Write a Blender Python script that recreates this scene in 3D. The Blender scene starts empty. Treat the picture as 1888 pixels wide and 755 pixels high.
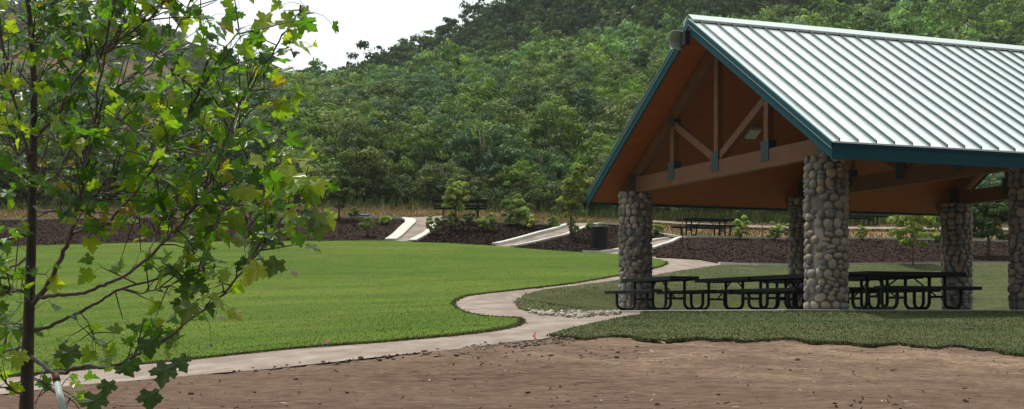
import bpy, bmesh, math, random
import numpy as np
from mathutils import Vector, Matrix
from mathutils.geometry import delaunay_2d_cdt

random.seed(7)
rng = np.random.default_rng(7)
S = bpy.context.scene
COL = S.collection
EZ = 1.4            # eye height in world units
F, CX, HY = 2400.0, 944.0, 579.0   # focal length and horizon of the photograph in its own pixels

# ------------------------------------------------------------------ camera, sky, sun, exposure
cam = bpy.data.cameras.new('camera')
cam.sensor_width = 36
cam.lens = F / 1888 * 36
cam.shift_y = (HY - 377.5) / 1888
cam.clip_start = 0.1
cam.clip_end = 5000
co = bpy.data.objects.new('camera', cam)
co.location = (0, 0, EZ)
co.rotation_euler = (math.radians(90), 0, 0)
COL.objects.link(co)
S.camera = co

SUNV = Vector((-0.24, 0.20, 0.93)).normalized()
world = bpy.data.worlds.new('World')
S.world = world
world.use_nodes = True
nt = world.node_tree
nt.nodes.clear()
out = nt.nodes.new('ShaderNodeOutputWorld')
sky = nt.nodes.new('ShaderNodeTexSky')
sky.sky_type = 'NISHITA'
sky.sun_disc = False
sky.sun_elevation = math.asin(SUNV.z)
sky.sun_rotation = math.atan2(SUNV.x, SUNV.y)
sky.air_density = 1.0
sky.dust_density = 2.0
bgA = nt.nodes.new('ShaderNodeBackground')
bgA.inputs[1].default_value = 0.11
nt.links.new(sky.outputs[0], bgA.inputs[0])
geo = nt.nodes.new('ShaderNodeTexCoord')
nz = nt.nodes.new('ShaderNodeTexNoise')
nz.inputs['Scale'].default_value = 2.2
nz.inputs['Detail'].default_value = 6
mp = nt.nodes.new('ShaderNodeMapping')
mp.inputs['Scale'].default_value = (1, 1, 2.5)
nt.links.new(geo.outputs['Generated'], mp.inputs[0])
nt.links.new(mp.outputs[0], nz.inputs['Vector'])
cr = nt.nodes.new('ShaderNodeMapRange')
cr.inputs['From Min'].default_value = 0.22
cr.inputs['From Max'].default_value = 0.42
nt.links.new(nz.outputs['Fac'], cr.inputs['Value'])
dotn = nt.nodes.new('ShaderNodeVectorMath')
dotn.operation = 'DOT_PRODUCT'
dotn.inputs[1].default_value = Vector((-0.05, 0.66, 0.75)).normalized()   # thin bright cloud ahead of the camera
nt.links.new(geo.outputs['Generated'], dotn.inputs[0])
mr = nt.nodes.new('ShaderNodeMapRange')
mr.inputs['From Min'].default_value = -0.35
mr.inputs['From Max'].default_value = 1.0
mr.inputs['To Min'].default_value = 0.08
mr.inputs['To Max'].default_value = 1.85
nt.links.new(dotn.outputs['Value'], mr.inputs['Value'])
bgB = nt.nodes.new('ShaderNodeBackground')
bgB.inputs[0].default_value = (0.93, 1.0, 0.99, 1)
nt.links.new(mr.outputs[0], bgB.inputs[1])
mx = nt.nodes.new('ShaderNodeMixShader')
nt.links.new(cr.outputs[0], mx.inputs[0])
nt.links.new(bgA.outputs[0], mx.inputs[1])
nt.links.new(bgB.outputs[0], mx.inputs[2])
nt.links.new(mx.outputs[0], out.inputs[0])

sl = bpy.data.lights.new('sun', 'SUN')
sl.energy = 4.6
sl.angle = math.radians(0.6)
sl.color = (1.0, 0.95, 0.86)
so = bpy.data.objects.new('sun', sl)
so.rotation_euler = SUNV.to_track_quat('Z', 'Y').to_euler()
COL.objects.link(so)

S.view_settings.view_transform = 'Standard'
S.view_settings.look = 'None'
S.view_settings.gamma = 1
S.view_settings.use_curve_mapping = False
S.view_settings.exposure = -0.42
S.cycles.max_bounces = 6
S.cycles.diffuse_bounces = 3
S.cycles.glossy_bounces = 2
S.cycles.transmission_bounces = 3
S.cycles.transparent_max_bounces = 4
S.cycles.use_adaptive_sampling = True
S.cycles.use_denoising = True

# ------------------------------------------------------------------ helpers
def tag(o, label=None, cat=None, group=None, kind=None):
    if label: o['label'] = label
    if cat: o['category'] = cat
    if group: o['group'] = group
    if kind: o['kind'] = kind
    return o

def link(o, parent=None):
    COL.objects.link(o)
    if parent is not None:
        o.parent = parent
    return o

def empty(name, loc=(0, 0, 0), rz=0, label=None, cat=None, group=None):
    o = bpy.data.objects.new(name, None)
    o.location = loc
    o.rotation_euler = (0, 0, rz)
    o.empty_display_size = 0.1
    tag(o, label, cat, group)
    return link(o)

def mesh_np(name, V, Fc, mats, parent=None, smooth=False, col=None, midx=None):
    """V (n,3); Fc (m,k) same-size faces; col (n,3) point colours"""
    V = np.asarray(V, dtype=np.float32)
    Fc = np.asarray(Fc, dtype=np.int32)
    me = bpy.data.meshes.new(name)
    me.vertices.add(len(V))
    me.vertices.foreach_set('co', V.ravel())
    m, k = Fc.shape
    me.loops.add(m * k)
    me.loops.foreach_set('vertex_index', Fc.ravel())
    me.polygons.add(m)
    me.polygons.foreach_set('loop_start', np.arange(0, m * k, k, dtype=np.int32))
    if midx is not None:
        me.polygons.foreach_set('material_index', np.asarray(midx, dtype=np.int32))
    me.update(calc_edges=True)
    me.polygons.foreach_set('use_smooth', np.full(m, smooth))
    for mt in (mats if isinstance(mats, (list, tuple)) else [mats]):
        me.materials.append(mt)
    if col is not None:
        ca = me.color_attributes.new('col', 'FLOAT_COLOR', 'POINT')
        c4 = np.ones((len(V), 4), dtype=np.float32)
        c4[:, :3] = col
        ca.data.foreach_set('color', c4.ravel())
    o = bpy.data.objects.new(name, me)
    return link(o, parent)

class MB:
    def __init__(s):
        s.v = []; s.f = []; s.m = []; s.c = []
        s.col = (1, 1, 1); s.mi = 0
    def add(s, vs, fs):
        b = len(s.v)
        s.v += [tuple(v) for v in vs]
        s.c += [s.col] * len(vs)
        for f in fs:
            s.f.append(tuple(b + i for i in f)); s.m.append(s.mi)
    def box(s, c, size, M=None):
        x, y, z = [q / 2 for q in size]
        vs = [Vector((a * x, b * y, d * z)) for a in (-1, 1) for b in (-1, 1) for d in (-1, 1)]
        if M is not None: vs = [M @ v for v in vs]
        c = Vector(c)
        s.add([v + c for v in vs], [(0, 1, 3, 2), (4, 6, 7, 5), (0, 4, 5, 1), (2, 3, 7, 6), (0, 2, 6, 4), (1, 5, 7, 3)])
    def beam(s, p, q, w, h, up=(0, 0, 1)):
        """rectangular bar from p to q; w across, h along up"""
        p = Vector(p); q = Vector(q)
        d = (q - p).normalized()
        side = d.cross(Vector(up)).normalized()
        u = side.cross(d).normalized()
        vs = []
        for e in (p, q):
            for a, b in ((-1, -1), (1, -1), (1, 1), (-1, 1)):
                vs.append(e + side * a * w / 2 + u * b * h / 2)
        s.add(vs, [(3, 2, 1, 0), (4, 5, 6, 7), (0, 1, 5, 4), (1, 2, 6, 5), (2, 3, 7, 6), (3, 0, 4, 7)])
    def tube(s, pts, rad, n=8, cap=True):
        pts = [Vector(p) for p in pts]
        if not isinstance(rad, (list, tuple)): rad = [rad] * len(pts)
        b0 = len(s.v)
        ref = None
        vs = []
        for i, p in enumerate(pts):
            t = (pts[min(i + 1, len(pts) - 1)] - pts[max(i - 1, 0)]).normalized()
            if ref is None:
                ref = Vector((0, 0, 1)) if abs(t.z) < 0.9 else Vector((1, 0, 0))
                ref = (ref - t * ref.dot(t)).normalized()
            else:
                ref = (ref - t * ref.dot(t))
                ref = ref.normalized() if ref.length > 1e-6 else t.orthogonal().normalized()
            bi = t.cross(ref)
            for k in range(n):
                a = 2 * math.pi * k / n
                vs.append(p + (ref * math.cos(a) + bi * math.sin(a)) * rad[i])
        fs = []
        for i in range(len(pts) - 1):
            for k in range(n):
                fs.append((i * n + k, i * n + (k + 1) % n, (i + 1) * n + (k + 1) % n, (i + 1) * n + k))
        if cap:
            fs.append(tuple(range(n - 1, -1, -1)))
            fs.append(tuple((len(pts) - 1) * n + k for k in range(n)))
        s.add(vs, fs)
    def lathe(s, prof, n=24, c=(0, 0, 0)):
        vs = []
        for r, z in prof:
            for k in range(n):
                a = 2 * math.pi * k / n
                vs.append((c[0] + r * math.cos(a), c[1] + r * math.sin(a), c[2] + z))
        fs = []
        for i in range(len(prof) - 1):
            for k in range(n):
                fs.append((i * n + k, i * n + (k + 1) % n, (i + 1) * n + (k + 1) % n, (i + 1) * n + k))
        s.add(vs, fs)
    def build(s, name, mats, parent=None, smooth=False, bevel=0):
        me = bpy.data.meshes.new(name)
        me.from_pydata(s.v, [], s.f)
        for mt in (mats if isinstance(mats, (list, tuple)) else [mats]):
            me.materials.append(mt)
        me.polygons.foreach_set('material_index', s.m)
        me.polygons.foreach_set('use_smooth', [smooth] * len(s.f))
        ca = me.color_attributes.new('col', 'FLOAT_COLOR', 'POINT')
        c4 = np.ones((len(s.v), 4), dtype=np.float32)
        c4[:, :3] = s.c
        ca.data.foreach_set('color', c4.ravel())
        o = bpy.data.objects.new(name, me)
        if bevel:
            b = o.modifiers.new('bevel', 'BEVEL'); b.width = bevel; b.segments = 2; b.limit_method = 'ANGLE'
        return link(o, parent)

def mat(name, base=(.5, .5, .5), rough=.8, metal=0, attr=False, noise=None, bump=None, spec=.5,
        transl=0, objvar=None, tcol=None, coords='Object', voro=None, scale3=None):
    """noise: list of (scale, colour, amount, contrast) layers mixed over the base; bump: (scale, strength, distance)"""
    m = bpy.data.materials.new(name)
    m.use_nodes = True
    t = m.node_tree
    N, L = t.nodes, t.links
    bs = N['Principled BSDF']
    bs.inputs['Roughness'].default_value = rough
    bs.inputs['Metallic'].default_value = metal
    bs.inputs['Specular IOR Level'].default_value = spec
    tc = N.new('ShaderNodeTexCoord')
    vec = tc.outputs[coords]
    if scale3:
        mpn = N.new('ShaderNodeMapping'); mpn.inputs['Scale'].default_value = scale3
        L.new(vec, mpn.inputs[0]); vec = mpn.outputs[0]
    cur = None
    if attr:
        a = N.new('ShaderNodeVertexColor'); a.layer_name = 'col'
        mm = N.new('ShaderNodeMix'); mm.data_type = 'RGBA'; mm.blend_type = 'MULTIPLY'
        mm.inputs[0].default_value = 1
        mm.inputs[7].default_value = (*base, 1)
        L.new(a.outputs[0], mm.inputs[6]); cur = mm.outputs[2]
    else:
        rgb = N.new('ShaderNodeRGB'); rgb.outputs[0].default_value = (*base, 1); cur = rgb.outputs[0]
    for (sc, c, amt, con) in (noise or []):
        nn = N.new('ShaderNodeTexNoise'); nn.inputs['Scale'].default_value = sc; nn.inputs['Detail'].default_value = 5
        nn.inputs['Roughness'].default_value = .6
        L.new(vec, nn.inputs['Vector'])
        r = N.new('ShaderNodeMapRange')
        r.inputs['From Min'].default_value = .5 - con; r.inputs['From Max'].default_value = .5 + con
        r.inputs['To Max'].default_value = amt
        L.new(nn.outputs['Fac'], r.inputs['Value'])
        mm = N.new('ShaderNodeMix'); mm.data_type = 'RGBA'
        L.new(r.outputs[0], mm.inputs[0]); L.new(cur, mm.inputs[6]); mm.inputs[7].default_value = (*c, 1)
        cur = mm.outputs[2]
    if objvar:
        oi = N.new('ShaderNodeObjectInfo')
        rp = N.new('ShaderNodeValToRGB'); rp.color_ramp.interpolation = 'CONSTANT'
        els = rp.color_ramp.elements
        for i, c in enumerate(objvar):
            e = els[i] if i < 2 else els.new(i / len(objvar))
            e.position = i / len(objvar); e.color = (*c, 1)
        L.new(oi.outputs['Random'], rp.inputs[0])
        mm = N.new('ShaderNodeMix'); mm.data_type = 'RGBA'; mm.blend_type = 'MULTIPLY'; mm.inputs[0].default_value = 1
        L.new(cur, mm.inputs[6]); L.new(rp.outputs[0], mm.inputs[7]); cur = mm.outputs[2]
    L.new(cur, bs.inputs['Base Color'])
    if bump:
        nn = N.new('ShaderNodeTexNoise'); nn.inputs['Scale'].default_value = bump[0]; nn.inputs['Detail'].default_value = 6
        L.new(vec, nn.inputs['Vector'])
        bp = N.new('ShaderNodeBump'); bp.inputs['Strength'].default_value = bump[1]; bp.inputs['Distance'].default_value = bump[2]
        L.new(nn.outputs['Fac'], bp.inputs['Height']); L.new(bp.outputs[0], bs.inputs['Normal'])
    if transl:
        tr = N.new('ShaderNodeBsdfTranslucent')
        if tcol:
            mm = N.new('ShaderNodeMix'); mm.data_type = 'RGBA'; mm.blend_type = 'MULTIPLY'; mm.inputs[0].default_value = 1
            L.new(cur, mm.inputs[6]); mm.inputs[7].default_value = (*tcol, 1); L.new(mm.outputs[2], tr.inputs[0])
        else:
            L.new(cur, tr.inputs[0])
        ms = N.new('ShaderNodeMixShader'); ms.inputs[0].default_value = transl
        L.new(bs.outputs[0], ms.inputs[1]); L.new(tr.outputs[0], ms.inputs[2])
        L.new(ms.outputs[0], N['Material Output'].inputs['Surface'])
    return m

# ------------------------------------------------------------------ terrain: heights from a table of sight lines (distance x bearing)
UC = np.array([-600, 0, 300, 600, 800, 1000, 1200, 1500, 1888, 2600], float)
ROWS = [
 (13.5, [763] * 10),
 (16,   [729, 729, 728, 727, 726, 725, 725, 725, 727, 727]),
 (20,   [700, 692, 674, 648, 636, 630, 632, 640, 656, 665]),
 (24,   [665, 655, 640, 618, 602, 594, 590, 583, 590, 600]),
 (28,   [628, 622, 606, 590, 580, 575, 577, 576, 576, 576]),
 (32,   [592, 588, 576, 565, 557, 553, 562, 576, 576, 576]),
 (36,   [556, 553, 546, 537, 530, 524, 524, 560, 574, 574]),
 (40,   [524, 521, 514, 507, 502, 499, 500, 524, 545, 548]),
 (45,   [486, 484, 478, 473, 473, 475, 477, 487, 492, 492]),
 (50,   [452, 450, 447, 445, 447, 452, 457, 462, 468, 468]),
 (56,   [409, 408, 405, 404, 406, 412, 425, 440, 444, 444]),
 (62,   [395, 393, 390, 388, 392, 400, 411, 418, 420, 420]),
 (68,   [384, 382, 378, 376, 379, 387, 398, 404, 404, 404]),
 (80,   [345, 342, 340, 340, 340, 342, 342, 342, 340, 340]),
 (100,  [300, 292, 288, 285, 280, 270, 262, 258, 252, 248]),
 (130,  [262, 255, 250, 238, 220, 200, 182, 166, 152, 142]),
 (165,  [245, 236, 228, 208, 176, 142, 112, 86, 62, 52]),
 (185,  [240, 232, 222, 204, 178, 146, 118, 94, 72, 60]),
 (230,  [262, 250, 236, 206, 112, 20, -38, -60, -80, -95]),
 (280,  [235, 220, 215, 212, 150, 80, 20, -10, -30, -50]),
 (340,  [150, 128, 140, 192, 190, 150, 90, 50, 30, 10]),
 (420,  [-10, 12, 62, 182, 220, 220, 180, 120, 90, 80]),
 (560,  [40, 60, 110, 230, 260, 260, 240, 200, 180, 160]),
 (900,  [300] * 10),
 (2500, [480] * 10)]
YR = np.array([-60, 0, 5, 10] + [r[0] for r in ROWS], float)
ZR = np.array([[-1.3] * 10, [-1.15] * 10, [-1.02] * 10, [-1.05] * 10] +
              [[-(y - HY) / F * Y for y in ys] for Y, ys in ROWS])

def pchip(x, y, xq):
    """monotone cubic; y (n,m) along axis 0"""
    h = np.diff(x)[:, None]
    d = np.diff(y, axis=0) / h
    m = np.zeros_like(y)
    m[0], m[-1] = d[0], d[-1]
    w1 = 2 * h[1:] + h[:-1]; w2 = h[1:] + 2 * h[:-1]
    same = (d[:-1] * d[1:]) > 0
    with np.errstate(divide='ignore', invalid='ignore'):
        hm = (w1 + w2) / (w1 / d[:-1] + w2 / d[1:])
    m[1:-1] = np.where(same, hm, 0)
    i = np.clip(np.searchsorted(x, xq) - 1, 0, len(x) - 2)
    t = ((xq - x[i]) / (x[i + 1] - x[i]))[:, None]
    H = (x[i + 1] - x[i])[:, None]
    return ((2*t**3 - 3*t**2 + 1) * y[i] + (t**3 - 2*t**2 + t) * H * m[i] + (-2*t**3 + 3*t**2) * y[i+1] + (t**3 - t**2) * H * m[i+1])

GY = np.concatenate([np.linspace(-60, 10, 60), np.geomspace(10.2, 2500, 900)])
GU = np.linspace(-600, 2600, 330)
G1 = pchip(YR, ZR, GY)
GZ = pchip(UC, G1.T.copy(), GU).T      # (Y,u)

# shelter frame
TH = 0.372
A2 = np.array([math.cos(TH), math.sin(TH)]); B2 = np.array([-math.sin(TH), math.cos(TH)])
C2 = np.array([6.032, 24.981]); WID, BAY = 8.10, 4.97
ZS = 0.081                 # slab top above the eye
SL = (-1.35, 2 * BAY + 1.2, -0.62, WID + 0.75)   # slab extents s0 s1 t0 t1

TREE = np.array([-1.90, 5.0])      # maple

def ground(X, Y):
    """terrain height above eye level, arrays"""
    X = np.asarray(X, float); Y = np.asarray(Y, float)
    u = np.clip(CX + F * X / np.maximum(Y, 1.0), GU[0], GU[-1] - 1e-6)
    Yc = np.clip(Y, GY[0], GY[-1] - 1e-3)
    i = np.clip(np.searchsorted(GY, Yc) - 1, 0, len(GY) - 2)
    fu = (u - GU[0]) / (GU[1] - GU[0]); j = np.clip(fu.astype(int), 0, len(GU) - 2); fu = fu - j
    fy = (Yc - GY[i]) / (GY[i + 1] - GY[i])
    z = (GZ[i, j] * (1 - fy) + GZ[i + 1, j] * fy) * (1 - fu) + (GZ[i, j + 1] * (1 - fy) + GZ[i + 1, j + 1] * fy) * fu
    s = (X - C2[0]) * A2[0] + (Y - C2[1]) * A2[1]
    t = (X - C2[0]) * B2[0] + (Y - C2[1]) * B2[1]
    dx = np.maximum(np.maximum(SL[0] - s, s - SL[1]), 0); dy = np.maximum(np.maximum(SL[2] - t, t - SL[3]), 0)
    d = np.sqrt(dx * dx + dy * dy)
    w = np.clip(1 - d / 1.8, 0, 1); w = w * w * (3 - 2 * w)
    z = z * (1 - w) + (ZS - 0.09) * w
    r2 = (X - TREE[0]) ** 2 + (Y - TREE[1]) ** 2
    z = z + 0.62 * np.exp(-r2 / (2 * 0.9 ** 2))
    return z

def gz(X, Y):
    return float(ground(np.array([X]), np.array([Y]))[0])

YM = np.concatenate([np.linspace(14, 70, 1400), np.linspace(70.1, 300, 600)])
def hit(u, y):
    """where the sight line through photo pixel (u, y) meets the terrain -> X, Y"""
    X = (u - CX) / F * YM
    sy = HY - F * ground(X, YM) / YM
    k = np.argmax(sy <= y)
    if sy[k] > y: k = len(YM) - 1
    if k > 0:
        a = (sy[k - 1] - y) / max(1e-9, sy[k - 1] - sy[k]); Yh = YM[k - 1] + a * (YM[k] - YM[k - 1])
    else:
        Yh = YM[0]
    return ((u - CX) / F * Yh, Yh)

def sw(s, t):
    p = C2 + A2 * s + B2 * t
    return (p[0], p[1])

def poly_pts(pts):
    """mixed list: (u, y) photo pixels, or ('w', X, Y) metres"""
    return [(p[1], p[2]) if p[0] == 'w' else hit(*p) for p in pts]

def smooth_line(P, n=4, closed=False):
    """Catmull-Rom through plan points"""
    P = [np.array(p, float) for p in P]
    o = []
    N = len(P)
    for i in range(N if closed else N - 1):
        p0 = P[(i - 1) % N] if closed or i > 0 else P[0]
        p1 = P[i]; p2 = P[(i + 1) % N]
        p3 = P[(i + 2) % N] if closed or i + 2 < N else P[-1]
        for k in range(n):
            t = k / n
            a1 = 0.5
            q = .5 * ((2*p1) + (-p0 + p2)*t + (2*p0 - 5*p1 + 4*p2 - p3)*t*t + (-p0 + 3*p1 - 3*p2 + p3)*t**3)
            o.append((q[0], q[1]))
    if not closed: o.append(tuple(P[-1]))
    return o

def inside(poly, X, Y):
    px = np.array([p[0] for p in poly]); py = np.array([p[1] for p in poly])
    c = np.zeros(len(X), bool)
    j = len(px) - 1
    for i in range(len(px)):
        cond = ((py[i] > Y) != (py[j] > Y)) & (X < (px[j] - px[i]) * (Y - py[i]) / (py[j] - py[i] + 1e-12) + px[i])
        c ^= cond; j = i
    return c

def sheet(name, poly, off, step, material, skirt=0, skirt_mat=None, label=None, kind='structure', dens=0.35):
    """a terrain-hugging sheet with outline poly (plan metres)"""
    # densify the outline
    P = []
    for i in range(len(poly)):
        a = np.array(poly[i]); b = np.array(poly[(i + 1) % len(poly)])
        n = max(1, int(np.linalg.norm(b - a) / dens))
        for k in range(n): P.append(tuple(a + (b - a) * k / n))
    xs = [p[0] for p in P]; ys = [p[1] for p in P]
    gx, gy = np.meshgrid(np.arange(min(xs), max(xs), step), np.arange(min(ys), max(ys), step))
    gx = gx.ravel() + rng.uniform(-.2, .2, gx.size) * step; gy = gy.ravel() + rng.uniform(-.2, .2, gy.size) * step
    k = inside(P, gx, gy)
    pts = [Vector(p) for p in P] + [Vector((x, y)) for x, y in zip(gx[k], gy[k])]
    n = len(P)
    vo, eo, fo, *_ = delaunay_2d_cdt(pts, [(i, (i + 1) % n) for i in range(n)], [], 1, 1e-4)
    X = np.array([v.x for v in vo]); Y = np.array([v.y for v in vo])
    Z = ground(X, Y) + off + EZ
    V = np.stack([X, Y, Z], 1)
    fs = [tuple(f) for f in fo]
    fs = [f if ((X[f[1]]-X[f[0]])*(Y[f[2]]-Y[f[0]]) - (X[f[2]]-X[f[0]])*(Y[f[1]]-Y[f[0]])) > 0 else f[::-1] for f in fs]
    mi = [0] * len(fs)
    if skirt:
        cnt = {}
        for f in fs:
            for a in range(3):
                e = (f[a], f[(a + 1) % 3]); cnt[e] = 1
        be = [e for e in cnt if (e[1], e[0]) not in cnt]
        low = {}
        vl = V.tolist()
        for a, b in be:
            for q in (a, b):
                if q not in low:
                    low[q] = len(vl); vl.append([V[q][0], V[q][1], V[q][2] - skirt])
            fs.append((b, a, low[a])); mi.append(1)
            fs.append((b, low[a], low[b])); mi.append(1)
        V = np.array(vl)
    ms = [material] + ([skirt_mat] if skirt_mat else [])
    o = mesh_np(name, V, np.array(fs), ms, smooth=False, midx=mi)
    return tag(o, label=label, kind=kind)

def scatter_in(poly, n, bias=None):
    xs = [p[0] for p in poly]; ys = [p[1] for p in poly]
    X = rng.uniform(min(xs), max(xs), n * 3); Y = rng.uniform(min(ys), max(ys), n * 3)
    k = inside(poly, X, Y)
    X, Y = X[k], Y[k]
    if bias is not None:
        kk = rng.uniform(0, 1, len(X)) < bias(X, Y); X, Y = X[kk], Y[kk]
    return X[:n], Y[:n]

# ------------------------------------------------------------------ materials
M_dirt = mat('bare_soil', (1, 1, 1), 0.95, attr=True, spec=.05, scale3=(.45, 1, 1),
             noise=[(.40, (.19, .125, .09), .7, .07), (2.2, (.075, .044, .032), .6, .08), (7, (.25, .18, .135), .5, .07), (16, (.09, .054, .040), .5, .08), (45, (.13, .09, .07), .45, .08)],
             bump=(9, 1, .12))
M_path = mat('pale_concrete', (.35, .29, .25), .9, spec=.1,
             noise=[(.35, (.43, .36, .31), .6, .18), (2.2, (.21, .165, .14), .55, .14), (30, (.23, .19, .165), .35, .15), (1.1, (.19, .14, .11), .45, .08)], bump=(25, .25, .01))
M_kerb = mat('kerb_concrete', (.66, .64, .58), .85, spec=.3, noise=[(3, (.45, .43, .38), .5, .2)])
def lawn_mat(name, a, b, c, d):
    return mat(name, a, .95, spec=.03, scale3=(.22, .8, 1),
               noise=[(.22, b, .9, .10), (.9, c, .75, .09), (5, d, .5, .12), (28, (a[0]*.5, a[1]*.55, a[2]*.5), .5, .14)], bump=(60, .7, .03))
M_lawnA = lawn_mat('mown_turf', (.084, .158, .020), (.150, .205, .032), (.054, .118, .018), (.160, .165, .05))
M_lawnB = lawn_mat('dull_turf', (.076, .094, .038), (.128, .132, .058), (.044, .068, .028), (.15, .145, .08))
M_sod = mat('sod_edge', (.050, .028, .016), .95, noise=[(20, (.12, .07, .04), .5, .15)], bump=(30, .8, .03))
M_mulch = mat('bark_mulch', (.044, .030, .024), .95, spec=.02, noise=[(9, (.085, .055, .045), .7, .12), (40, (.022, .014, .012), .7, .1)], bump=(30, 1, .06))
M_chip = mat('bark_chip', (1, 1, 1), .95, attr=True, spec=.03)
M_stone = mat('river_stone', (1, 1, 1), .75, attr=True, spec=.3, noise=[(14, (.30, .28, .25), .35, .2), (55, (.10, .10, .10), .3, .15)], bump=(40, .25, .01))
M_mortar = mat('mortar', (.17, .155, .135), .95, noise=[(20, (.12, .11, .1), .5, .2)])
M_roof = mat('pale_metal_roof', (.90, .96, .94), .34, metal=.75, noise=[(1.2, (.70, .79, .78), .5, .2)], spec=.5)
M_seam_shade = mat('shaded_seam_metal', (.085, .12, .13), .4, metal=.5)  # same metal as the panels, with the seams' shaded sides painted into its colour
M_ridge = mat('ridge_metal', (.66, .72, .70), .33, metal=.5)
M_teal = mat('teal_fascia', (.004, .075, .105), .6, spec=.2, noise=[(3, (.004, .055, .08), .5, .2)])
M_trim = mat('trim_edge', (.30, .38, .38), .4, metal=.4)
def wood(name, a, b, sc=(1, 14, 14)):
    return mat(name, a, .6, spec=.3, scale3=sc, noise=[(1.1, b, .7, .15), (6, (a[0]*.6, a[1]*.6, a[2]*.6), .5, .12)])
M_ceil = wood('ceiling_boards', (.36, .098, .012), (.25, .064, .008), (1.2, 9, 9))
M_beam = wood('truss_timber', (.19, .078, .034), (.125, .05, .021), (3, 3, 3))
M_steel = mat('dark_steel', (.012, .022, .022), .5, spec=.5)
M_gusset = mat('gusset_steel', (.008, .030, .038), .55)
M_slab = mat('slab_concrete', (.36, .35, .33), .85, noise=[(3, (.25, .24, .23), .5, .2)])
M_table = mat('coated_steel_mesh', (.007, .011, .009), .6, spec=.2, noise=[(8, (.012, .016, .012), .5, .2)])
M_tube = mat('green_black_tube', (.006, .012, .008), .55, spec=.25)
M_can = mat('black_can', (.008, .009, .009), .5, spec=.4)
M_pink = mat('pink_ribbon', (.85, .25, .30), .5, transl=.3)
M_blue = mat('blue_pipe', (.03, .10, .38), .5)
M_hill = mat('hill_soil', (1, 1, 1), .95, attr=True, spec=.0, noise=[(.10, (.04, .05, .02), .4, .12), (.9, (.08, .07, .035), .3, .14)], bump=(1.2, .6, .4))
M_tan = mat('dry_grass_blade', (1, 1, 1), .9, attr=True, spec=.1, transl=.25)
M_blade = mat('grass_blade', (1, 1, 1), .9, attr=True, spec=.05, transl=.3)
M_bark = mat('grey_bark', (.16, .125, .10), .85, noise=[(20, (.07, .055, .045), .6, .15)], bump=(30, .6, .02))
M_mbark = mat('maple_bark', (.065, .052, .046), .6, spec=.45, noise=[(30, (.03, .024, .02), .6, .15), (9, (.11, .09, .085), .4, .12)], bump=(60, .6, .006))
M_oak = mat('oak_foliage', (1, 1, 1), .7, attr=True, spec=.25, transl=.2, tcol=(1.35, 1.5, .8),
            objvar=[(1, 1, 1), (.60, .78, 1.05), (1.05, 1.12, .8), (.80, .86, .95), (1.15, 1.3, .8), (.55, .62, .68), (.9, 1.08, 1.3), (1.05, 1.0, .95)])
M_oakfar = mat('far_oak_foliage', (1, 1, 1), .75, attr=True, spec=.2, transl=.2, tcol=(1.35, 1.5, .8))
M_shrub = mat('shrub_foliage', (1, 1, 1), .65, attr=True, spec=.3, transl=.35, tcol=(1.4, 1.5, .7))
M_maple = mat('maple_leaf', (1, 1, 1), .33, attr=True, spec=.55, transl=.46, tcol=(2.6, 2.8, .9))
M_rock = mat('pale_rubble', (1, 1, 1), .9, attr=True, noise=[(25, (.3, .27, .22), .4, .2)])
M_twig = mat('maple_branch_bark', (.14, .115, .10), .38, spec=.7, noise=[(30, (.09, .07, .06), .6, .15)])
M_stake = mat('grey_plastic_pipe', (.40, .46, .46), .5)
M_rust = mat('rusty_cap', (.16, .07, .04), .8)
M_lamp = mat('lamp_cover', (.62, .64, .55), .4)

# ------------------------------------------------------------------ ground outlines (read off the photograph, laid on the terrain)
LA = poly_pts([(-700, 790), (-300, 745), (-50, 706), (60, 694), (130, 687), (200, 680), (340, 667), (450, 655), (600, 641), (700, 634), (800, 625), (870, 618),
      (920, 611), (950, 604), (961, 597), (955, 591), (920, 589), (885, 586), (855, 579), (838, 569), (835, 562), (846, 553),
      (872, 546), (950, 537), (1005, 531), (1060, 524), (1130, 512), (1180, 503), (1212, 495), (1227, 489), (1225, 483),
      (1200, 479), (1140, 472), (1080, 467), (1000, 460), (915, 454), (800, 448), (730, 446), (600, 445), (400, 446),
      (200, 450), (0, 455), (-300, 462), (-700, 466)])
LB_front = [(1013, 622), (1030, 625), (1050, 626), (1085, 629), (1105, 626), (1140, 623), (1165, 625), (1180, 630), (1225, 633), (1260, 630), (1288, 627),
      (1320, 631), (1345, 629), (1375, 634), (1405, 632), (1440, 629), (1466, 628), (1500, 636), (1560, 635), (1582, 639), (1600, 641),
      (1640, 638), (1660, 637), (1690, 642), (1720, 645), (1750, 641), (1780, 643), (1800, 648), (1830, 648), (1860, 656), (1888, 659), (1920, 656), (2000, 666), (2150, 672), (2400, 690)]
LB = poly_pts(LB_front) + [(27.0, 27.0), sw(9.5, 3.5), sw(.6, 3.5), sw(-.3, 3.4), sw(-1.6, 4.6)] + poly_pts([(1180, 584), (1120, 595), (1060, 608), (1030, 616)])
LC = poly_pts([(950, 563), (953, 555), (965, 547), (985, 541), (1060, 530), (1130, 521), (1210, 510), (1260, 501), (1330, 491),
      (1480, 492), (1620, 490), (1740, 489), (1900, 488), (2400, 488)]) + [(31, 38), sw(9.5, 4.5), sw(.6, 4.7), sw(-.9, 7.2), sw(-1.8, 7.6)] + poly_pts([(1100, 581), (1060, 582), (1010, 580), (975, 576), (957, 571)])
PATH = poly_pts([(-700, 830), (-300, 768), (0, 730), (130, 713), (300, 699), (400, 690), (500, 682), (600, 671), (700, 660), (850, 645), (930, 634), (1000, 627), (1050, 618), (1140, 602)]) + \
      [sw(.2, 3.5), sw(.2, 7.0), sw(-2.2, 8.8)] + poly_pts([(1050, 562), (1000, 556), (1080, 541), (1250, 511), (1400, 500), (1400, 491), (1328, 487), (1291, 480), (1201, 475),
      (1130, 466), (1060, 464), (1100, 485), (1050, 508), (950, 525), (820, 545), (790, 568), (850, 602), (700, 618), (400, 648), (100, 680), (-300, 725), (-700, 770)])
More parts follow.
